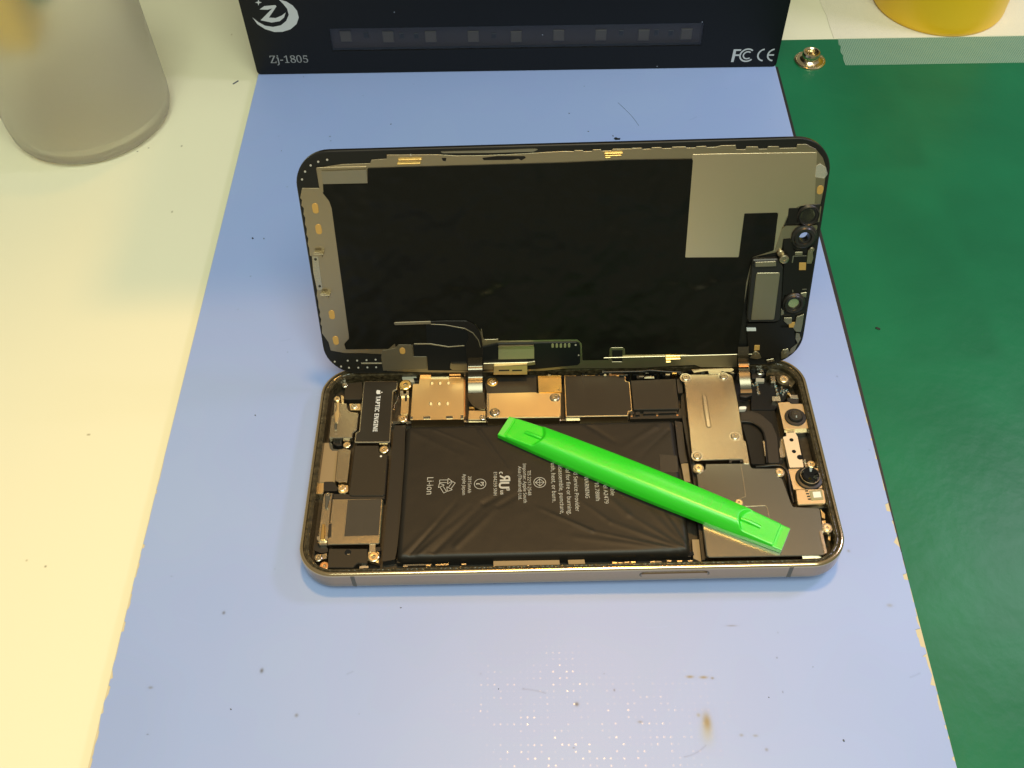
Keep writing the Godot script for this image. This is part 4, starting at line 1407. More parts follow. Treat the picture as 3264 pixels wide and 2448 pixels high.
	disc("ball", circle(68.05, 0.97, 0.6, 12), 3.6, 4.8, M.nickel_bright, phone, 0.3)
	# second camera
	var c2 := plate("depth_camera", [62.63, 4.52, 71.01, 4.36, 70.83, 11.12, 62.82, 11.35], 1.2, 5.6, M.nickel_warm, phone, 0.25, 0.2, 0, "square metal camera with a wide black lens")
	var ld: Array = [67.76, 7.85]
	put("lens_barrel", turned([0, 1.5, 2.6, 1.6, 2.8, 1.3, 2.9, 0.6, 3.6, 0.5, 3.8, 0.3, 3.8, -0.4], 40).commit(), M.black_plastic, c2).position = Vector3(ld[0], 5.6, ld[1]) * MM
	put("lens_ring", turned([2.45, 1.62, 2.55, 1.75, 2.7, 1.75, 2.75, 1.6], 40).commit(), M.nickel, c2).position = Vector3(ld[0], 5.6, ld[1]) * MM
	put("lens", turned([0, 2.0, 1.0, 2.1, 2.0, 2.5, 2.3, 2.4, 2.4, 1.6], 32).commit(), M.lens_glass, c2).position = Vector3(ld[0], 5.6, ld[1]) * MM
	var m3 := plate("flood_module", [63.19, 11.65, 64.08, 11.45, 70.75, 11.44, 71.12, 12.02, 70.86, 15.93, 70.44, 16.32, 63.14, 16.5, 62.92, 16.03], 1.2, 5.9, M.nickel_warm, phone, 0.25, 0.2)
	plate("emitter_window", [66.85, 12, 70.41, 11.78, 70.34, 15.01, 66.94, 15.24], 5.7, 6.0, M.olive_chip, m3, 0.2, 0.05)
	plate("emitter", [67.72, 12.5, 69.86, 12.4, 69.89, 14.28, 67.7, 14.38], 5.9, 6.08, M.white_plastic, m3, 0.1, 0.03)
	for i in 4:
		var q: Array = [65.82, 12.07, 66.11, 14.75]
		var s := start()
		var z := lerpf(q[1], q[3], i / 3.0)
		block(s, q[0] + i * 0.08, q[0] + 0.8 + i * 0.08, 5.8, 6.02, z - 0.22, z + 0.22, 0.03)
		put("pad", s.commit(), M.black_plastic, m3)
	plate("module_base", [62.55, 15.56, 71.25, 15.16, 71.4, 16.41, 68.77, 16.96, 62.54, 16.34], 1.2, 4.2, M.black_plastic, phone, 0.4)
	phone.add_child(cable([Vector3(53.84, 4.6, 2.89), Vector3(56.22, 5.2, 3.09), Vector3(58.61, 5.6, 3.1), Vector3(60.92, 5.8, 3.69), Vector3(62.1, 5.6, 5.65), Vector3(62.21, 5, 8.65), Vector3(62.28, 4.4, 11.14), Vector3(62.58, 3.8, 14.56)], 0.5, M.flex, "antenna_cable"))
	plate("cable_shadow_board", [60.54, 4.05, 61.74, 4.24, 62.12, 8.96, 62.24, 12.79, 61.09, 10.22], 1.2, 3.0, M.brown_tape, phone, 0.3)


func build_edges() -> void:
	# crowded row between the boards and the hinge side
	var row: Array = [-26.01, -33.36, 36.14, -31.65]
	var bits := start()
	var shine := start()
	for i in 60:
		var t := i / 59.0
		var x := lerpf(-8.0, 62.0, t) + rng.randf_range(-0.4, 0.4)
		var z := -32.4 + rng.randf_range(0.0, 1.5)
		var k := rng.randf()
		block(shine if k < 0.2 else bits, x - rng.randf_range(0.2, 0.9), x + rng.randf_range(0.2, 0.9), 2.0, 5.2 + rng.randf_range(-0.5, 0.8), z - rng.randf_range(0.15, 0.4), z + rng.randf_range(0.15, 0.4), 0.08)
	var o := put("edge_connector", bits.commit(), M.black_gloss, phone)
	o.set_meta("kind", "stuff")
	o = put("edge_contact", shine.commit(), M.nickel, phone)
	o.set_meta("kind", "stuff")
	phone.add_child(cable([Vector3(12.63, 6, -32.22), Vector3(17.31, 6.2, -32.03), Vector3(24.58, 6.2, -31.99), Vector3(26.73, 6.2, -32.31), Vector3(30.61, 6.2, -31.8), Vector3(36.33, 6, -31.38)], 0.4, M.flex, "antenna_wire"))
	plate("long_bracket", [39.44, -32.3, 41.57, -32.43, 51.59, -32.69, 52.5, -31.68, 51.31, -30.74, 48.69, -31.41, 48.26, -30.45, 44.65, -30.49, 44.49, -31.55, 40.18, -30.9], 4.0, 6.3, M.nickel, phone, 0.2, 0.15)
	plate("small_clip", [33.66, -31.78, 35.01, -31.74, 34.89, -30.65, 33.53, -30.61], 4.0, 6.2, M.gold, phone, 0.05)
	plate("small_clip", [31.62, -30.99, 32.83, -30.96, 32.77, -30.41, 31.56, -30.37], 4.0, 6.0, M.solder, phone, 0.05)
	plate("small_clip", [12.52, -32.78, 13.58, -32.75, 13.54, -32.08, 12.47, -32], 4.0, 6.0, M.glue, phone, 0.05)
	for q in [[14.31, -31.95, 17.94, -31.84, 18.07, -31.48, 14.57, -31.32], [17.94, -31.84, 19.14, -31.64, 19.47, -30.07, 19.17, -30, 18.96, -31.18, 17.98, -31.48]]:
		plate("copper_trace", q, 5.0, 5.5, M.copper, phone, 0.05, 0.02)
	plate("grey_part", [25.2, -31.18, 28.22, -31.09, 28.13, -30.11, 25.1, -30.13], 3.0, 5.0, M.nickel_dull, phone, 0.1)
	plate("grey_part", [22.81, -31.65, 24.78, -31.59, 24.83, -30.41, 22.85, -30.28], 3.0, 5.0, M.black_tape, phone, 0.1)
	# front row below the battery
	for q in [[[-45.26, 30.74, -37.47, 30.74, -37.45, 31.2, -45.23, 31.29], "nickel_dull"], [[-36.63, 30.87, -32.95, 30.68, -32.93, 31.32, -36.6, 31.42], "nickel"], [[-20.9, 30.29, -3.1, 30.4, -2.97, 32.23, -20.89, 32.03], "component_tan"],
			[[-0.82, 30.44, 3.67, 30.41, 3.8, 31.78, -0.67, 31.81], "component_tan"], [[10.52, 31.26, 17.82, 31.35, 17.38, 31.7, 16.92, 32.33, 11.26, 32.28], "black_gloss"], [[21.07, 31.29, 24.31, 31.32, 24.25, 31.96, 22.62, 32.01, 22.16, 32.54, 20.96, 32.42], "nickel_dull"],
			[[24.33, 31.14, 34.04, 31.28, 33.96, 31.92, 24.25, 31.87], "black_gloss"], [[33.19, 24.99, 35.24, 25.05, 36.4, 30.41, 34.78, 31.97, 32.9, 30.78], "component_tan"], [[38.92, 31.29, 43.17, 31.26, 42.84, 32.16, 39.2, 32.21], "black_gloss"],
			[[43.27, 31.61, 52.57, 31.47, 52.68, 32.02, 45.22, 32.02, 43.27, 32.16], "nickel_warm"]]:
		plate("edge_bracket", q[0], 1.2, 3.2, M[q[1]], phone, 0.1, 0.06)
	var n := 0
	for q in [[11.69, 31.77], [13.3, 31.9], [14.93, 31.75], [16.64, 31.7], [21.82, 31.74], [26.29, 31.57], [29.11, 31.73], [31.94, 31.71], [44.05, 31.81], [47.28, 31.8], [50.51, 31.74], [-44.58, 31.46], [-38.45, 31.37], [-55.87, 31.19], [-28.84, 31.24]]:
		var s := start()
		block(s, q[0] - 0.7, q[0] + 0.7, 2.4, 3.5, q[1] - 0.3, q[1] + 0.3, 0.1)
		put("edge_clip", s.commit(), M.nickel_bright if n % 3 else M.nickel_warm, phone)
		n += 1
	for q in [[69.14, 20.56, 70.09, 20.35, 70.09, 21.54, 69.1, 21.75], [69.52, 16.95, 70.39, 18.43, 70.18, 19.87, 69.41, 19.61], [70.1, 23.56, 70.63, 24.98, 70.12, 26.84, 69.65, 26.36]]:
		plate("edge_spring", q, 1.2, 4.0, M.nickel_warm, phone, 0.1)
	# battery tray walls
	plate("tray_wall", [35.02, -16.44, 36.27, -16.4, 36.92, 0.43, 35.97, 31.64, 34.93, 31.84, 35.72, 5.06], 1.2, 3.8, M.black_plastic, phone, 0.2)
	plate("tray_shelf", [33.32, 24.42, 35.12, 24.93, 36.14, 31.44, 33.7, 31.48], 1.2, 2.6, M.midframe, phone, 0.1)
	plate("tray_wall", [-51.49, -17.17, -19.78, -16.54, 4.76, -16.29, 4.74, -15.82, -19.78, -16.07, -51.43, -16.22], 1.2, 3.6, M.nickel_dull, phone, 0.05, 0.1)


func build_screen() -> void:
	var hx: float = 144.293 / 2.0
	var hy: float = 71.825 / 2.0
	var r: float = 9.958
	var st := start()
	# glass slab with a hole for the camera, a keyhole cut in its outline
	var hole: Array = [67.62, 43.36]
	var out := PackedVector2Array()
	var ring := ring_outline(hx - 0.5, hy - 0.5, r - 0.5)
	for v in ring:
		out.append(v + Vector2(0, hy))
	out = cleaned(out)
	var best := 0
	for i in out.size():
		if out[i].distance_to(Vector2(hole[0], hole[1])) < out[best].distance_to(Vector2(hole[0], hole[1])):
			best = i
	var h := Vector2(hole[0], hole[1])
	var toward := (out[best] - h).angle()
	var cut := PackedVector2Array()
	for i in 25:
		var a := toward + 0.001 + (TAU - 0.002) * (24 - i) / 24.0
		cut.append(h + Vector2(cos(a), sin(a)) * 1.45)
	var full := PackedVector2Array()
	for i in out.size():
		full.append(out[i])
		if i == best:
			full.append_array(cut)
			full.append(out[best] + (out[(best + 1) % out.size()] - out[best]).normalized() * 0.006)
	var ids := Geometry2D.triangulate_polygon(full)
	if ids.is_empty():
		print("screen hole failed")
	for z in [0.0, -1.45]:
		for i in range(0, ids.size(), 3):
			face(st, at(1, full[ids[i]], z), at(1, full[ids[i + 1]], z), at(1, full[ids[i + 2]], z), Vector3(0, 0, 1 if z == 0.0 else -1))
	var rs := start()
	rim(st, hx, hy, r, [0.5, 0.0, 0.2, 0.05, 0.0, -0.15, 0.0, -1.1, 0.15, -1.4, 0.5, -1.45], 1)
	# the rim is laid out round its centre: move it up by half the height
	var me := st.commit()
	var ar := me.surface_get_arrays(0)
	var vs: PackedVector3Array = ar[Mesh.ARRAY_VERTEX]
	var first := ids.size() * 2
	for i in range(first, vs.size()):
		vs[i].y += hy * MM
	ar[Mesh.ARRAY_VERTEX] = vs
	var am := ArrayMesh.new()
	am.add_surface_from_arrays(Mesh.PRIMITIVE_TRIANGLES, ar)
	var s := put("screen", am, M.screen_black, phone, "raised screen seen from its inner side")
	s.transform = Transform3D(Basis(Vector3(0.999996, 0.000394, 0.002836), Vector3(0.000427, 0.958893, -0.283766), Vector3(-0.002831, 0.283766, 0.958889)), Vector3(0.1181, 6.9828, -33.0837) * MM)
	var tube := start()
	turn_into(tube, [1.45, 0.0, 1.45, -1.45], 24, 1, Vector3(h.x, h.y, 0))
	put("camera_hole_wall", tube.commit(), M.black_gloss, s)
	disc("camera_glass", circle(h.x, h.y, 1.45, 24), -1.4, -1.3, M.clear_glass, s, 0.0, 1)
	# glossy front glass edge
	st = start()
	rim(st, hx + 0.02, hy + 0.02, r, [0.0, -0.9, 0.0, -1.3, 0.12, -1.46], 1)
	var fe := put("front_glass_edge", st.commit(), M.screen_glass, s)
	fe.position = Vector3(0, hy, 0) * MM

	# steel backing: seen as a tan border and the bare area at the upper right
	plate("steel_backing", [-70.72, 61.56, -65.98, 61.42, -66.11, 67.19, -59.34, 68.08, -51.38, 68.15, -50.95, 69.12, -46.79, 69.3, -46.68, 70.41, -32.94, 70.1, -28.12, 69.62, -20.85, 69.54, -14.79, 69.58, 0.54, 70.07, 3.19, 69.91, 3.39, 70.24, 5.6, 70.18, 5.81, 69.84, 8.02, 69.86, 8.21, 70.27, 10.42, 70.29, 10.63, 69.87, 13.24, 69.88, 13.43, 70.33, 18.45, 70.23, 18.64, 70.4, 21.25, 70.4, 21.47, 70.06, 23.67, 70.08, 23.85, 70.46, 26.46, 70.42, 26.68, 70.08, 29.08, 70.1, 29.26, 70.43, 32.86, 70.41, 33.09, 70.07, 35.49, 70.08, 35.66, 70.41, 38.26, 70.42, 38.49, 70.08, 40.89, 70.09, 42.25, 70.48, 46.05, 70.45, 46.37, 69.26, 48.77, 69.2, 48.9, 69.95, 52.02, 69.86, 52.25, 69.22, 54.49, 69.2, 54.58, 69.87, 57.5, 69.79, 57.76, 69.27, 62.24, 69.27, 62.27, 70.24, 64.83, 70.16, 67.43, 68.7, 69.57, 66.31, 70.95, 63.28, 71.09, 60.67, 71.2, 57.16, 70.93, 52.79, 65.61, 52.41, 62.48, 49.31, 61.48, 45.66, 61.5, 38.59, 54.01, 36.88, 53.09, 18.44, 52.94, 4.07, 53.4, -0.63, 42.32, -0.33, 40.42, 0.56, 33.07, 0.32, 23.87, -0.1, 0.77, 0.26, -6.92, -0.36, -23.63, -0.46, -41.26, 0.03, -53.74, 0.93, -53.81, 7.03, -60.87, 7.66, -65.68, 7.8, -69.91, 8.84, -70.2, 11.83, -71.71, 15.09, -71.38, 17.46, -71.72, 18.26, -71.23, 19.82, -71.59, 21.14, -71.23, 22.43, -71.46, 23.98, -71.26, 26.03, -71.45, 27.81, -71.11, 29.57, -71.36, 35.55, -71.04, 40.8, -71.57, 41, -71.41, 43.3, -71.62, 44.73, -71.21, 46.37, -71.55, 47.56, -71.19, 49.41, -71.49, 50.81, -71.14, 52.65, -71.47, 53.8, -71.11, 55.61, -71.65, 56.53, -71.24, 58.1, -71.65, 58.69], 0.02, 0.3, M.screen_steel, s, 0.12, 0.05, 1, "tan steel backing")
	# bare steel panel at the upper right, a step higher
	plate("steel_panel", [34.79, 68.25, 41.01, 68.24, 67.81, 67.89, 69.28, 52.94, 64.74, 52.31, 62.21, 49.43, 61.2, 45.77, 61.19, 38.95, 59.3, 38.77, 59.38, 43.49, 59.67, 50.5, 50.42, 50.67, 50.19, 37.01, 34.9, 37.15], 0.2, 0.42, M.screen_steel_bare, s, 0.25, 0.05, 1)
	# black graphite film
	var film := plate("graphite_film", [-51.07, 66.91, 0.52, 66.98, 16.92, 67.28, 34.73, 67.07, 35.01, 66.59, 34.94, 37.51, 50.07, 37.18, 50.31, 50.69, 59.37, 50.71, 59.6, 50.11, 59.75, 39.06, 53.92, 37.07, 53.07, 28.78, 53.22, 18.64, 52.89, 3.86, 35.96, 4.66, 18.96, 5.13, 18.61, 7.32, 18.15, 7.55, 14.78, 7.53, 14.34, 7.11, 14.07, 3.29, 6.18, 3.29, 5.84, 9.4, 4.61, 10.84, 0.76, 10.94, -23.32, 11.07, -23.95, 13.98, -25.73, 17.2, -28.15, 18.21, -39.8, 18.32, -49.49, 18.07, -49.53, 16.28, -50.18, 10.96, -52.42, 9.07, -65.23, 9.21, -65.54, 11.12, -63.85, 12.95, -63.74, 14.55, -63.4, 55.55, -63.83, 57.69, -65.18, 59.96, -65.04, 62.74, -52.59, 62.52, -52.22, 66.86], 0.3, 0.55, M.screen_film, s, 0.3, 0.06, 1, "large black graphite film")
	plate("film_seam", [-49.57, 66.44, -49.33, 66.44, -50.49, 18.32, -50.63, 18.32], 0.45, 0.57, M.screen_film, film, 0.0, 0.0, 1)
	# small metal tab at the upper left
	plate("upper_tab", [-64.71, 66.5, -52.44, 66.67, -52.6, 62.76, -64.72, 62.84], 0.3, 0.9, M.screen_steel_dull, s, 0.1, 0.08, 1)
	plate("tab_wire", [-65.96, 67.48, -64.73, 67.53, -52.4, 67.44, -52.46, 66.84, -64.43, 66.75, -64.92, 60.24, -65.5, 60.26, -65.99, 62.04], 0.3, 0.6, M.screen_steel, s, 0.2, 0.1, 1)
	# gold pads, holes and hooks of the left strip
	for q in [[-67.91, 55.52], [-67.88, 49.18], [-67.89, 21.41], [-67.9, 12.43], [70.18, 57.06]]:
		disc("gold_pad", pill(q[0], q[1], 1.75, 3.1 if q[0] < 0 else 2.6, 0.0), 0.25, 0.42, M.gold_pad, s, 0.04, 1)
	plate("pale_strip", [-70.87, 40.8, -69.15, 40.75, -69.45, 29.89, -70.96, 29.78, -71.31, 35.66], 0.25, 0.4, M.nickel_dull, s, 0.1, 0.03, 1)
	for q in [[-70.1, 39.86], [-70.12, 31.11]]:
		disc("hole", circle(q[0], q[1], 0.4, 12), 0.3, 0.46, M.black_gloss, s, 0.0, 1)
	for q in [[-68.78, 42.09], [-68.75, 28.77]]:
		var hk := start()
		block(hk, q[0] - 1.3, q[0] + 1.5, q[1] - 0.15, q[1] + 0.15, 0.3, 1.9, 0.05, 1)
		block(hk, q[0] - 1.3, q[0] + 0.5, q[1] - 0.7, q[1] + 0.55, 1.5, 1.8, 0.05, 1)
		block(hk, q[0] + 0.4, q[0] + 0.9, q[1] - 1.3, q[1] - 0.1, 0.3, 1.3, 0.05, 1)
		put("hook", hk.commit(), M.screen_steel, s)
	# sprung contacts along the top and bottom edges
	for q in [[-40.57, 68.99], [-40.96, 67.89]]:
		disc("contact_bar", pill(q[0], q[1], 6.4, 0.5), 0.3, 0.9, M.gold, s, 0.12, 1)
	for q in [[[13.75, 69.26], 5.0], [[13.65, 68.63], 4.6], [[12.25, 68.12], 1.6], [[33.51, 4.32], 4.6], [[33.58, 3.22], 4.6], [[32.22, 2.16], 1.6]]:
		disc("contact_bar", pill(q[0][0], q[0][1], q[1], 0.42), 0.3, 0.9, M.gold, s, 0.12, 1)
	disc("contact_spot", circle(-40.28, 70.18, 0.3, 10), 0.2, 0.5, M.solder, s, 0.05, 1)
	plate("dark_scrape", [-21.28, 68.88, -17.22, 69.27, -9.96, 69.06, -9.57, 68.54, -10.8, 67.81, -11.59, 68.34, -13.22, 68.05, -20.91, 68.18], 0.2, 0.34, M.flex, s, 0.2, 0.02, 1)
	plate("dark_scrape", [-32.11, 69.19, -30.78, 69.15, -31.05, 68.17, -31.85, 68.33], 0.2, 0.34, M.flex, s, 0.2, 0.02, 1)
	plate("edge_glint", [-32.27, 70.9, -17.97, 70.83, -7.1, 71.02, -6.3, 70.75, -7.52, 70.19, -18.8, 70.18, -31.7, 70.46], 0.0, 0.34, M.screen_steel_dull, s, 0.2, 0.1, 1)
	# white dots in the moulded corners
	for q in [[-62.81, 69.38], [-65.28, 68.89], [-67.46, 67.92], [-69.22, 66.2], [-70.38, 63.97], [-65.27, 4.91], [-62.41, 4.84], [-59.54, 4.92], [-56.75, 5.01], [-65.22, 2.3], [-62.35, 2.22], [-59.56, 2.26], [-56.87, 2.24], [-69.29, 4.64], [-67.58, 2.81]]:
		disc("moulded_dot", circle(q[0], q[1], 0.3, 10), 0.0, 0.16, M.print_grey, s, 0.04, 1)
	plate("moulded_rib", [-61.21, 4.08, -54.28, 3.89, -54.33, 3.45, -61.26, 3.58], 0.0, 0.3, M.screen_steel_dull, s, 0.0, 0.05, 1)

	# lower left: grey carrier, black flex and the ribbon that leaves it
	plate("grey_carrier", [-52.2, 8.96, -49.99, 9.44, -49.28, 10.59, -45.6, 10.56, -45.13, 10.19, -45.08, 6.26, -41.08, 6.08, -41.32, 1.58, -52.96, 1.32, -54.8, 1.26, -54.89, 6.17, -54.34, 8.6], 0.2, 0.62, M.carrier, s, 0.2, 0.06, 1)
	disc("gold_pad", pill(-48.19, 8.37, 1.7, 2.3), 0.55, 0.72, M.gold_pad, s, 0.04, 1)
	plate("black_tab", [-49.63, 17.51, -40.12, 17.52, -40.3, 10.75, -44.81, 10.45, -49.28, 10.58, -50.15, 9.68, -50.26, 11.03], 0.3, 0.6, M.screen_film, s, 0.2, 0.04, 1)
	plate("flex_board", [-40.26, 17.55, -34.82, 17.26, -28.71, 15.84, -26.43, 14.32, -24.93, 11.76, -24.32, 8.99, -19.19, 10.26, 4.18, 10.04, 5.17, 9.59, 5.41, 8.52, 5.47, 2.56, 4.69, 1.71, -8.02, 0.6, -23.81, 0.49, -29.88, 0.66, -41.1, 1.08, -40.94, 6.23, -44.91, 6.34, -44.88, 10.2, -40.64, 10.86], 0.3, 0.75, M.pcb, s, 0.25, 0.08, 1)
	plate("flex_loop", [-49.59, 18.48, -44.13, 18.6, -34.71, 18.75, -28.26, 18.57, -25.98, 17.2, -24.49, 14.57, -23.98, 10.88, -23.99, 6.25, -24.14, 1.18, -28.93, 1.1, -29, 9.6, -28.01, 12.39, -28.17, 14.84, -30.72, 16.65, -34.79, 17.52, -49.52, 17.65], 0.75, 0.95, M.flex, s, 0.5, 0.06, 1)
	plate("loop_edge", [-49.65, 18.65, -38.82, 18.76, -38.89, 17.8, -49.51, 17.68, -49.81, 18.24], 0.7, 1.0, M.screen_steel_dull, s, 0.3, 0.05, 1)
	plate("loop_edge", [-38.89, 17.8, -34.79, 17.48, -28.7, 16, -26.42, 14.41, -24.92, 11.81, -24.45, 9.15, -24.66, 9.16, -25.13, 11.64, -26.67, 14.21, -28.86, 15.76, -34.81, 17.2, -38.91, 17.59], 0.7, 1.0, M.screen_steel_dull, s, 0.1, 0.03, 1)
	plate("loop_edge", [-24.15, 15.46, -23.86, 15.27, -23.63, 12.13, -23.14, 11.66, -19.13, 11.76, -19.16, 10.77, -23.34, 10.68, -23.98, 10.91], 0.4, 0.6, M.screen_steel, s, 0.2, 0.05, 1)
	plate("film_gap_edge", [-44.5, 11, -39.44, 10.86, -34.15, 9.65, -29.35, 9.94, -29.37, 9.59, -34.17, 9.29, -39.77, 10.44, -44.54, 10.57], 0.6, 0.82, M.screen_steel_dull, s, 0.1, 0.03, 1)
	# driver chip, test pads and hinge connectors
	plate("driver_chip", [-19.18, 8.71, -8.44, 8.66, -8.5, 4.84, -19.32, 4.85], 0.7, 1.2, M.olive_chip, s, 0.1, 0.08, 1)
	plate("chip_lip", [-19.2, 9.76, -8.54, 9.68, -8.56, 8.79, -19.11, 8.84], 0.7, 1.5, M.screen_steel, s, 0.1, 0.15, 1)
	for q in [[-2.88, 9.06], [-1.62, 9.03], [-0.4, 8.99], [0.85, 8.99], [2.07, 9.03]]:
		disc("test_pad", pill(q[0], q[1], 0.75, 1.5), 0.7, 0.82, M.olive_chip, s, 0.03, 1)
	disc("test_dot", circle(4.04, 9.12, 0.3, 10), 0.7, 0.82, M.glue, s, 0.0, 1)
	disc("test_dot", circle(4.96, 5.42, 0.25, 10), 0.7, 0.82, M.glue, s, 0.0, 1)
	plate("hinge_connector", [-20.81, 2.99, -10.64, 3.25, -10.72, -0.14, -20.92, 0.07], 0.5, 2.4, M.nickel_warm, s, 0.1, 0.3, 1)
	for q in [[[-19.34, 1.59], [-16.11, 1.58]], [[-15.27, 1.48], [-12.26, 1.47]]]:
		var sl := start()
		block(sl, q[0][0], q[1][0], q[0][1] - 0.25, q[0][1] + 0.25, 2.2, 2.43, 0.0, 1)
		put("slot", sl.commit(), M.black_plastic, s)
	plate("hinge_bracket", [-23.96, 3.62, -20.94, 3.68, -10.39, 3.68, -8.27, 3.98, -8.14, 2.71, -10.72, 2.42, -21, 2.34, -21.04, 1.25, -24.07, 1.29], 0.5, 1.4, M.screen_steel, s, 0.15, 0.1, 1)
	plate("hinge_bracket", [-33.91, 3.97, -33.03, 3.58, -28.96, 3.47, -28.93, 1.28, -33.47, 1.41, -34.18, 2.16], 0.5, 1.4, M.screen_steel, s, 0.15, 0.1, 1)
	# loop of the backing's border in the lower middle, around a black window
	plate("border_loop", [14.2, 3.22, 14.28, 7.32, 14.77, 7.74, 18.27, 7.7, 18.88, 7.14, 19.04, 5.28, 18.35, 5.3, 18.21, 6.83, 14.97, 6.92, 15.09, 2.65, 18.21, 2.56, 18.23, 2.01, 14.18, 2.12], 0.3, 0.62, M.screen_steel, s, 0.1, 0.04, 1)
	plate("black_window", [15.07, 6.74, 18.17, 6.66, 18.3, 2.66, 15.18, 2.74], 0.2, 0.5, M.screen_black, s, 0.1, 0.02, 1)
	disc("lower_rail", pill(35.5, 4.18, 46.0, 0.35, 0.003), 0.3, 0.75, M.screen_steel, s, 0.1, 1)

	# earpiece block on the right
	var ep := plate("earpiece", [53.76, 36.97, 60.93, 37.08, 61.95, 35.49, 62.72, 34.22, 64.1, 16.75, 62.65, 16.11, 54.8, 16.33, 54.03, 18.2, 53.73, 31.94], 0.3, 1.9, M.black_plastic, s, 0.5, 0.3, 1, "black earpiece block with metal faces")
	plate("earpiece_face", [55.56, 32.79, 61.83, 32.71, 62.01, 32.39, 62.17, 17.43, 61.86, 17.1, 55.68, 17.17, 55.35, 17.55, 55.25, 32.48], 1.7, 2.02, M.screen_steel, ep, 0.25, 0.08, 1)
	plate("earpiece_mouth", [54.27, 36.61, 60.47, 36.75, 60.95, 35.73, 60.63, 34.74, 54.53, 34.66, 54.01, 35.46], 1.7, 2.4, M.black_plastic, ep, 0.3, 0.1, 1)
	plate("earpiece_mesh", [54.51, 36.5, 60.24, 36.62, 60.48, 35.08, 54.67, 35.03], 2.3, 2.5, M.screen_steel, ep, 0.2, 0.04, 1)
	# sensor strip
	plate("sensor_flex", [61.91, 42.65, 63.96, 42.9, 65.04, 39.19, 69.23, 37.21, 69.57, 34.69, 71.75, 34.63, 71.6, 32.11, 71.11, 26.17, 70.85, 25.37, 66.94, 24.49, 64.38, 24.57, 64.73, 13.51, 68.66, 13.4, 69.36, 10.28, 69.96, 6.78, 65.74, 4.08, 64.72, 2.69, 56.41, 2.92, 54.55, 15.16, 62.93, 15.26, 64.54, 16.24, 63.1, 34.88], 0.2, 0.7, M.flex, s, 0.3, 0.06, 1)
	plate("sensor_bracket", [61.25, 45.95, 62.2, 46.68, 70.94, 46.64, 70.98, 45.07, 69.07, 46.03, 65.53, 46.13, 63.99, 44.37, 64.38, 41.31, 63.79, 42.7, 61.92, 42.75, 61.84, 38.92, 59.99, 38.97], 0.2, 0.6, M.screen_steel, s, 0.4, 0.08, 1)
	put("lens_seat", seat(3.6, 1.45, 1.6), M.black_plastic, s).position = Vector3(h.x, h.y, 0.3) * MM
	var q3: Array = [67.97, 49.7]
	put("lens_seat", seat(3.1, 2.2, 1.2), M.black_plastic, s).position = Vector3(q3[0], q3[1], 0.2) * MM
	disc("sensor_glass", circle(q3[0] - 0.2, q3[1], 2.0, 24), 0.1, 0.5, M.olive_chip, s, 0.05, 1)
	plate("sensor_surround", [65.52, 47.18, 65.05, 49.73, 65.86, 51.77, 67.87, 52.74, 70.66, 52.95, 70.72, 52.51, 70.87, 47.12], 0.2, 0.5, M.black_plastic, s, 0.3, 0.05, 1)
	plate("bright_edge", [70.81, 52.26, 71.19, 52.25, 71.26, 47.67, 70.9, 47.53], 0.2, 0.6, M.screen_steel, s, 0.05, 0.03, 1)
	var q4: Array = [67.43, 21.95]
	put("lens_seat", seat(3.3, 1.6, 1.5), M.black_plastic, s).position = Vector3(q4[0], q4[1], 0.4) * MM
	disc("sensor_glass", circle(q4[0], q4[1], 1.6, 24), 0.3, 0.85, M.mirror_yellow, s, 0.05, 1)
	plate("sensor_window", [62.31, 51.97, 64.91, 51.98, 65.09, 47.15, 62.48, 47.22], 0.3, 0.52, M.flex, s, 0.3, 0.03, 1)
	var post: Array = [62.53, 37.13]
	put("screw_post", turned([0.0, 2.3, 0.3, 2.3, 0.45, 2.55, 1.0, 2.55, 1.3, 2.4, 1.32, 1.2, 0.9, 1.1, 0.9, 0.2], 24, 1).commit(), M.screen_steel, s).position = Vector3(post[0], post[1], 0) * MM
	disc("post_foot", circle(61.68, 38.34, 1.0, 16), 0.4, 1.4, M.screen_steel, s, 0.2, 1)
	for q in [[67.35, 35.12, 69.3, 35.07, 69.54, 32.69, 67.58, 32.75], [66.89, 15.28, 68.74, 15.3, 68.86, 13.52, 67.24, 13.5], [57.67, 7.54, 59.23, 7.5, 59.33, 5.74, 57.72, 5.71]]:
		plate("gold_square", q, 0.6, 0.82, M.gold_pad, s, 0.05, 0.03, 1)
	for q in [[69.32, 38.96, 70.04, 39.71, 70.95, 39.69, 70.73, 38.15, 71.12, 36.58, 70.88, 34.71, 69.48, 34.75, 69.36, 37.25], [65.66, 38.54, 67.86, 38.54, 67.94, 37.54, 65.84, 37.51], [69.1, 25.14, 70.82, 25.42, 70.87, 23.62, 69.82, 23.98, 69.27, 24.32], [65.3, 16.95, 67.67, 16.89, 67.85, 15.02, 66.76, 14.54, 65.39, 15.76], [68.93, 17.07, 71.02, 18.02, 71.08, 14.98, 70.91, 11.9, 69.46, 11.94, 68.4, 13.35, 68.88, 15.21], [65.98, 4.72, 66.29, 5.77, 67.87, 6.07, 68.64, 4.64, 67.98, 2.89, 66.26, 2.4], [69.5, 11.6, 70.55, 11.4, 71.18, 9.48, 70.59, 7.75, 69.63, 9.52], [56.68, 2.98, 57.4, 4.55, 59.45, 4.67, 60.24, 2.88, 59.1, 2.48], [61.81, 2.12, 63.97, 2.6, 64.38, 1.69, 62.21, 1.21], [64.12, 19.88, 64.88, 19.53, 65.19, 18.18, 64.24, 17.7], [68.64, 5.99, 70.58, 8.04, 69.81, 4.9, 68.47, 3.87]]:
		plate("metal_fragment", q, 0.3, 0.85, M.screen_steel, s, 0.15, 0.06, 1)
	screw(58.27, 4.64, 0.9, 0.95, s, "screen_steel", 1)
	screw(67.2, 5.24, 0.9, 0.75, s, "screen_steel_dull", 1)
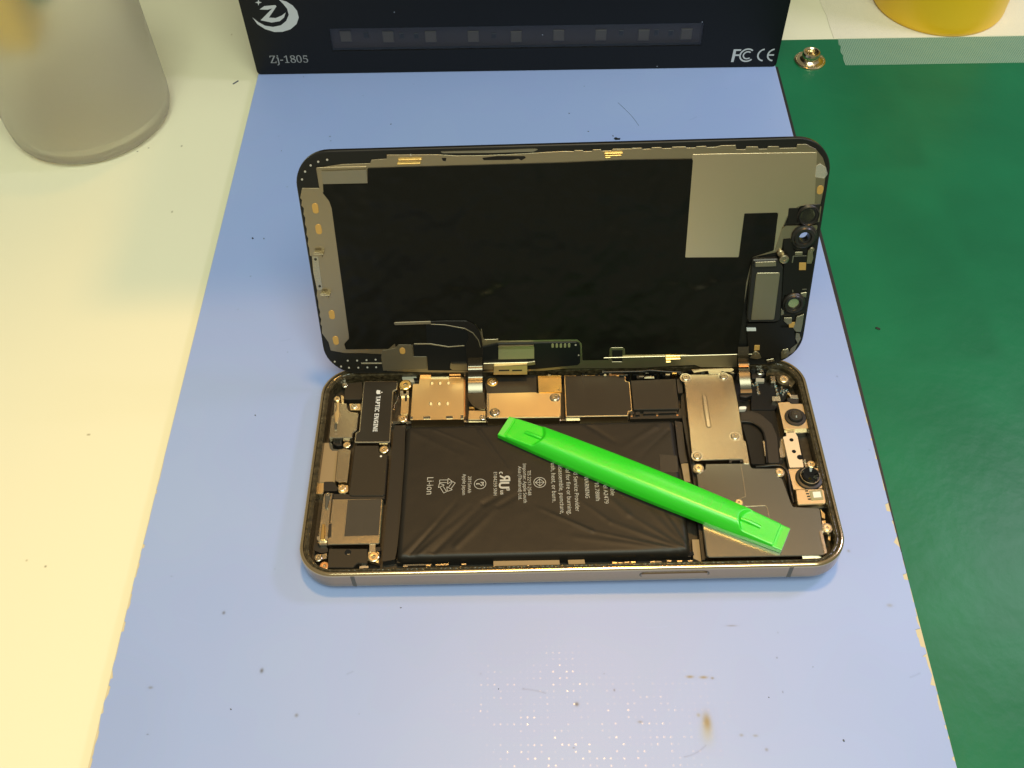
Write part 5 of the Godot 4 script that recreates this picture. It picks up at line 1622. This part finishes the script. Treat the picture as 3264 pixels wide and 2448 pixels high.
	screw(70.28, 39.23, 0.9, 0.75, s, "screen_steel", 1)
	plate("silver_latch", [54.59, 13.83, 57.36, 13.75, 57.46, 12.82, 54.69, 12.9], 0.6, 1.3, M.print_silver, s, 0.1, 0.05, 1)
	for q in [[65.27, 37.34, 69.13, 37.39, 69.17, 37.14, 65.52, 37.09, 65.55, 35.15, 65.27, 35.15], [66.55, 26.33, 66.75, 26.32, 66.97, 25.5, 66.68, 25.51], [69.36, 26.48, 70.62, 26.54, 70.66, 26.28, 69.39, 26.22]]:
		plate("flex_edge", q, 0.6, 0.78, M.screen_steel_dull, s, 0.0, 0.0, 1)
	# clear adhesive left over at the right edge
	plate("clear_adhesive", [68.23, 60.93, 68.05, 64.17, 69.09, 64.78, 70.67, 63.67, 71.48, 61.7, 70.74, 60.42], 0.4, 0.7, M.clear_film, s, 0.3, 0.1, 1)

	# ribbons that join screen and board
	put("display_ribbon", strip([Vector3(-26.22, 12.66, -33.8), Vector3(-26.35, 10.07, -32.82), Vector3(-26.37, 9.39, -31.58), Vector3(-26.42, 7.4, -30.51), Vector3(-26.44, 6.9, -28.65), Vector3(-26.46, 6.1, -26.97), Vector3(-26.42, 5.3, -25.96)], Vector3(4.3, 0, 0), 0.12), M.flex_metal, phone)
	put("sensor_ribbon", strip([Vector3(54.43, 14.17, -34.11), Vector3(54.64, 11.49, -32.8), Vector3(55.07, 8.6, -31.88), Vector3(54.78, 8.6, -28.87), Vector3(54.72, 7.8, -26.15), Vector3(54.91, 6.4, -24.3), Vector3(55.1, 5, -23.19)], Vector3(3.2, 0, 0), 0.14), M.flex_metal, phone)
	put("copper_band", strip([Vector3(55.05, 8.75, -31.95), Vector3(54.99, 8.85, -31.22), Vector3(54.95, 8.8, -30.58)], Vector3(2.9, 0, 0), 0.06), M.copper, phone)
	put("copper_band", strip([Vector3(54.93, 6.3, -23.94), Vector3(54.98, 5.9, -23.66), Vector3(55.04, 5.5, -23.31)], Vector3(3.4, 0, 0), 0.06), M.copper, phone)
	plate("ribbon_plug", [53.22, -23.74, 56.99, -23.81, 56.9, -22.89, 54.98, -22.03, 53.17, -22.46], 3.0, 4.8, M.black_plastic, phone, 0.2)


func seat(outer: float, inner: float, height: float) -> ArrayMesh:
	return turned([inner, -0.2, inner, height * 0.55, inner + 0.25, height * 0.6, inner + 0.5, height * 0.95, lerpf(inner, outer, 0.6), height, lerpf(inner, outer, 0.75), height * 0.7, outer - 0.2, height * 0.6, outer, height * 0.4, outer, -0.1], 36, 1).commit()


# ------------------------------------------------------------------ the green prying tool
func build_tool() -> void:
	var a: Array = [-17.86, -12.22, 57.33, 28.07]
	var p0 := Vector3(a[0], 5.35, a[1])
	var p1 := Vector3(a[2], 6.05, a[3])
	var len := p0.distance_to(p1)
	var t := thing("prying_tool", "bright green plastic prying bar lying across the battery of the opened phone", "pry tool")
	var ex := (p1 - p0).normalized()
	var ez := ex.cross(Vector3.UP).normalized()
	var ey := ez.cross(ex)
	t.transform = phone.transform * Transform3D(Basis(ex, ey, ez), (p0 + p1) / 2 * MM)
	var L := len / 2
	var ns := 220
	var nt := 44
	var rows := []
	for i in ns + 1:
		var s := lerpf(-L, L, i / float(ns))
		rows.append(s)
	# steps are sharp: put two rows close together there
	for e in [-L + 2.6, L - 2.6]:
		rows.append(e - 0.03)
		rows.append(e + 0.03)
	rows.sort()
	var grid := []
	for s in rows:
		var line := []
		var q: float = s / L
		var half := 3.7 + 1.1 * (1.0 - q * q)
		for j in nt + 1:
			var u := -cos(PI * j / nt)
			line.append(Vector3(s, tool_height(s, u, L), u * half) * MM)
		grid.append(line)
	var st := start()
	st.set_smooth_group(1)
	for i in grid.size() - 1:
		for j in nt:
			for v in [grid[i][j], grid[i][j + 1], grid[i + 1][j + 1], grid[i][j], grid[i + 1][j + 1], grid[i + 1][j]]:
				st.add_vertex(v)
	st.set_smooth_group(-1)
	for side in [0, nt]:
		for i in grid.size() - 1:
			var g0: Vector3 = grid[i][side]
			var g1: Vector3 = grid[i + 1][side]
			var b0 := Vector3(g0.x, bottom(g0.x / MM, L) * MM, g0.z)
			var b1 := Vector3(g1.x, bottom(g1.x / MM, L) * MM, g1.z)
			var ord := [g0, g1, b1, g0, b1, b0] if side == 0 else [g0, b1, g1, g0, b0, b1]
			for v in ord:
				st.add_vertex(v)
	for e in [0, grid.size() - 1]:
		for j in nt:
			var g0: Vector3 = grid[e][j]
			var g1: Vector3 = grid[e][j + 1]
			var b0 := Vector3(g0.x, bottom(g0.x / MM, L) * MM, g0.z)
			var b1 := Vector3(g1.x, bottom(g1.x / MM, L) * MM, g1.z)
			var ord := [g0, b0, b1, g0, b1, g1] if e == 0 else [g0, b1, b0, g0, g1, b1]
			for v in ord:
				st.add_vertex(v)
	for i in grid.size() - 1:
		var lo := []
		for k in [[i, 0], [i, nt], [i + 1, nt], [i + 1, 0]]:
			var g: Vector3 = grid[k[0]][k[1]]
			lo.append(Vector3(g.x, bottom(g.x / MM, L) * MM, g.z))
		for v in [lo[0], lo[2], lo[1], lo[0], lo[3], lo[2]]:
			st.add_vertex(v)
	st.generate_normals()
	st.index()
	put("bar", st.commit(), M.green_plastic, t)
	# worn pale tips, ribs in the thumb hollows, three grip lines
	for e in [-1.0, 1.0]:
		var r := put("rib", wire([Vector3(e * (L - 12.6), tool_height(e * (L - 10.0), 0, L) + 0.25, 0.2), Vector3(e * (L - 10.0), tool_height(e * (L - 9.0), 0, L) + 0.35, 0.15), Vector3(e * (L - 7.2), tool_height(e * (L - 7.2), 0, L) + 0.0, 0.1)], 0.55, 10), M.green_plastic, t)
	for k in 3:
		var s := 18.4 + k * 2.7
		var pth := []
		for i in 5:
			var u := lerpf(-0.28, 0.42, i / 4.0)
			pth.append(Vector3(s + 0.35 * sin(PI * i / 4.0) - 0.5 * (u), tool_height(s, u, L) - 0.04, u * 4.2))
		put("grip_line", wire(pth, 0.16, 6), M.green_plastic_pale, t)
	var tip := start()
	for e in [-1.0, 1.0]:
		slab(tip, PackedVector2Array([Vector2(e * (L - 2.5), -3.45), Vector2(e * (L - 0.05), -3.4), Vector2(e * (L - 0.05), 3.4), Vector2(e * (L - 2.5), 3.45)]), tool_height(e * (L - 1.2), 0, L) - 0.4, tool_height(e * (L - 1.2), 0, L) + 0.03, 0.06)
	put("worn_tip", tip.commit(), M.green_plastic_pale, t, "pale scuffed tip")


func bottom(s: float, L: float) -> float:
	# the ends are ground to a wedge from below
	return 0.0


func tool_height(s: float, u: float, L: float) -> float:
	var a := absf(s)
	var q := s / L
	# the crown sits nearer one long side; the other side is a broad gentle facet
	var peak := 4.2 + 0.5 * (1.0 - q * q)
	var bar := peak
	if u < 0.3:
		var k := (0.3 - u) / 1.3
		bar = peak - (peak - 3.0) * pow(k, 2.1) - 1.6 * pow(clampf((-u - 0.86) / 0.14, 0.0, 1.0), 2.0)
	else:
		bar = peak - (peak - 1.3) * pow((u - 0.3) / 0.7, 2.5)
	# flat hollow towards each end, bounded by an arc
	var from := L - 13.4 + 2.6 * u * u
	if a > from:
		var k := (a - from) / maxf(L - from, 0.01)
		var low := lerpf(2.9, 2.1, k)
		if a > L - 2.6:
			low -= 0.45
		var blend := clampf((a - from) / 0.7, 0.0, 1.0)
		var edge := 1.5 + (low - 1.5) * pow(maxf(0.0, 1.0 - pow(absf(u), 14.0)), 0.5)
		return lerpf(bar, minf(edge, bar + 0.2), blend * blend * (3 - 2 * blend))
	return bar


# ------------------------------------------------------------------ crumbs and a hair
func build_debris() -> void:
	var p: Array = [25.57, -148.57]
	var cr := start()
	slab(cr, rounded(pts([-1.2, -0.3, -0.4, -0.7, 0.3, -0.1, 1.3, -0.1, 0.9, 0.4, 0.2, 0.3, -0.5, 0.5]), 0.15), 0.0, 0.5, 0.2)
	var c := put("black_crumb", cr.commit(), M.black_plastic, self)
	c.position = Vector3(p[0], 0.01, p[1]) * MM
	tag(c, "black crumb on the blue mat behind the raised screen", "crumb")
	var pth := []
	for q in [[27.5, -170.52], [30.24, -165.86], [32.73, -160.98], [34.48, -156.2]]:
		pth.append(Vector3(q[0], 0.08, q[1]))
	var h := cable(pth, 0.045, M.grey_dust, "hair")
	add_child(h)
	tag(h, "fine curved hair on the blue mat near the black light box", "hair")
	var g: Array = [103.17, -53.66]
	var k := disc("dark_crumb", pill(g[0], g[1], 1.6, 0.8, 0.5), -1.0, -0.6, M.black_plastic, self, 0.2)
	tag(k, "small dark crumb on the green mat right of the phone", "crumb")
	var f: Array = [-127.49, -192.49]
	var fl := disc("grey_flake", pill(f[0], f[1], 3.0, 0.7, -0.85), -3.0, -2.8, M.grey_dust, self, 0.08)
	tag(fl, "thin grey flake on the cream bench beside the light box", "flake")
	var e: Array = [-106.13, -99.18]
	var ek := disc("dark_flake", pill(e[0], e[1], 0.8, 0.5, 0.9), 0.0, 0.25, M.black_plastic, self, 0.08)
	tag(ek, "tiny dark flake on the blue mat left of the raised screen", "flake")
	var dust := start()
	for i in 24:
		var x := rng.randf_range(-118, 90)
		var z := rng.randf_range(-180, 82)
		if absf(x) < 76 and z > -60 and z < 40:
			continue
		var r := rng.randf_range(0.12, 0.32)
		slab(dust, pill(x, z, r * 2.2, r * 1.3, rng.randf() * 3), 0.0, r * 0.8, r * 0.3)
	var o := put("dust", dust.commit(), M.grey_dust, self)
	o.set_meta("kind", "stuff")
	tag(o, "scattered grey dust specks on the blue mat", "dust")
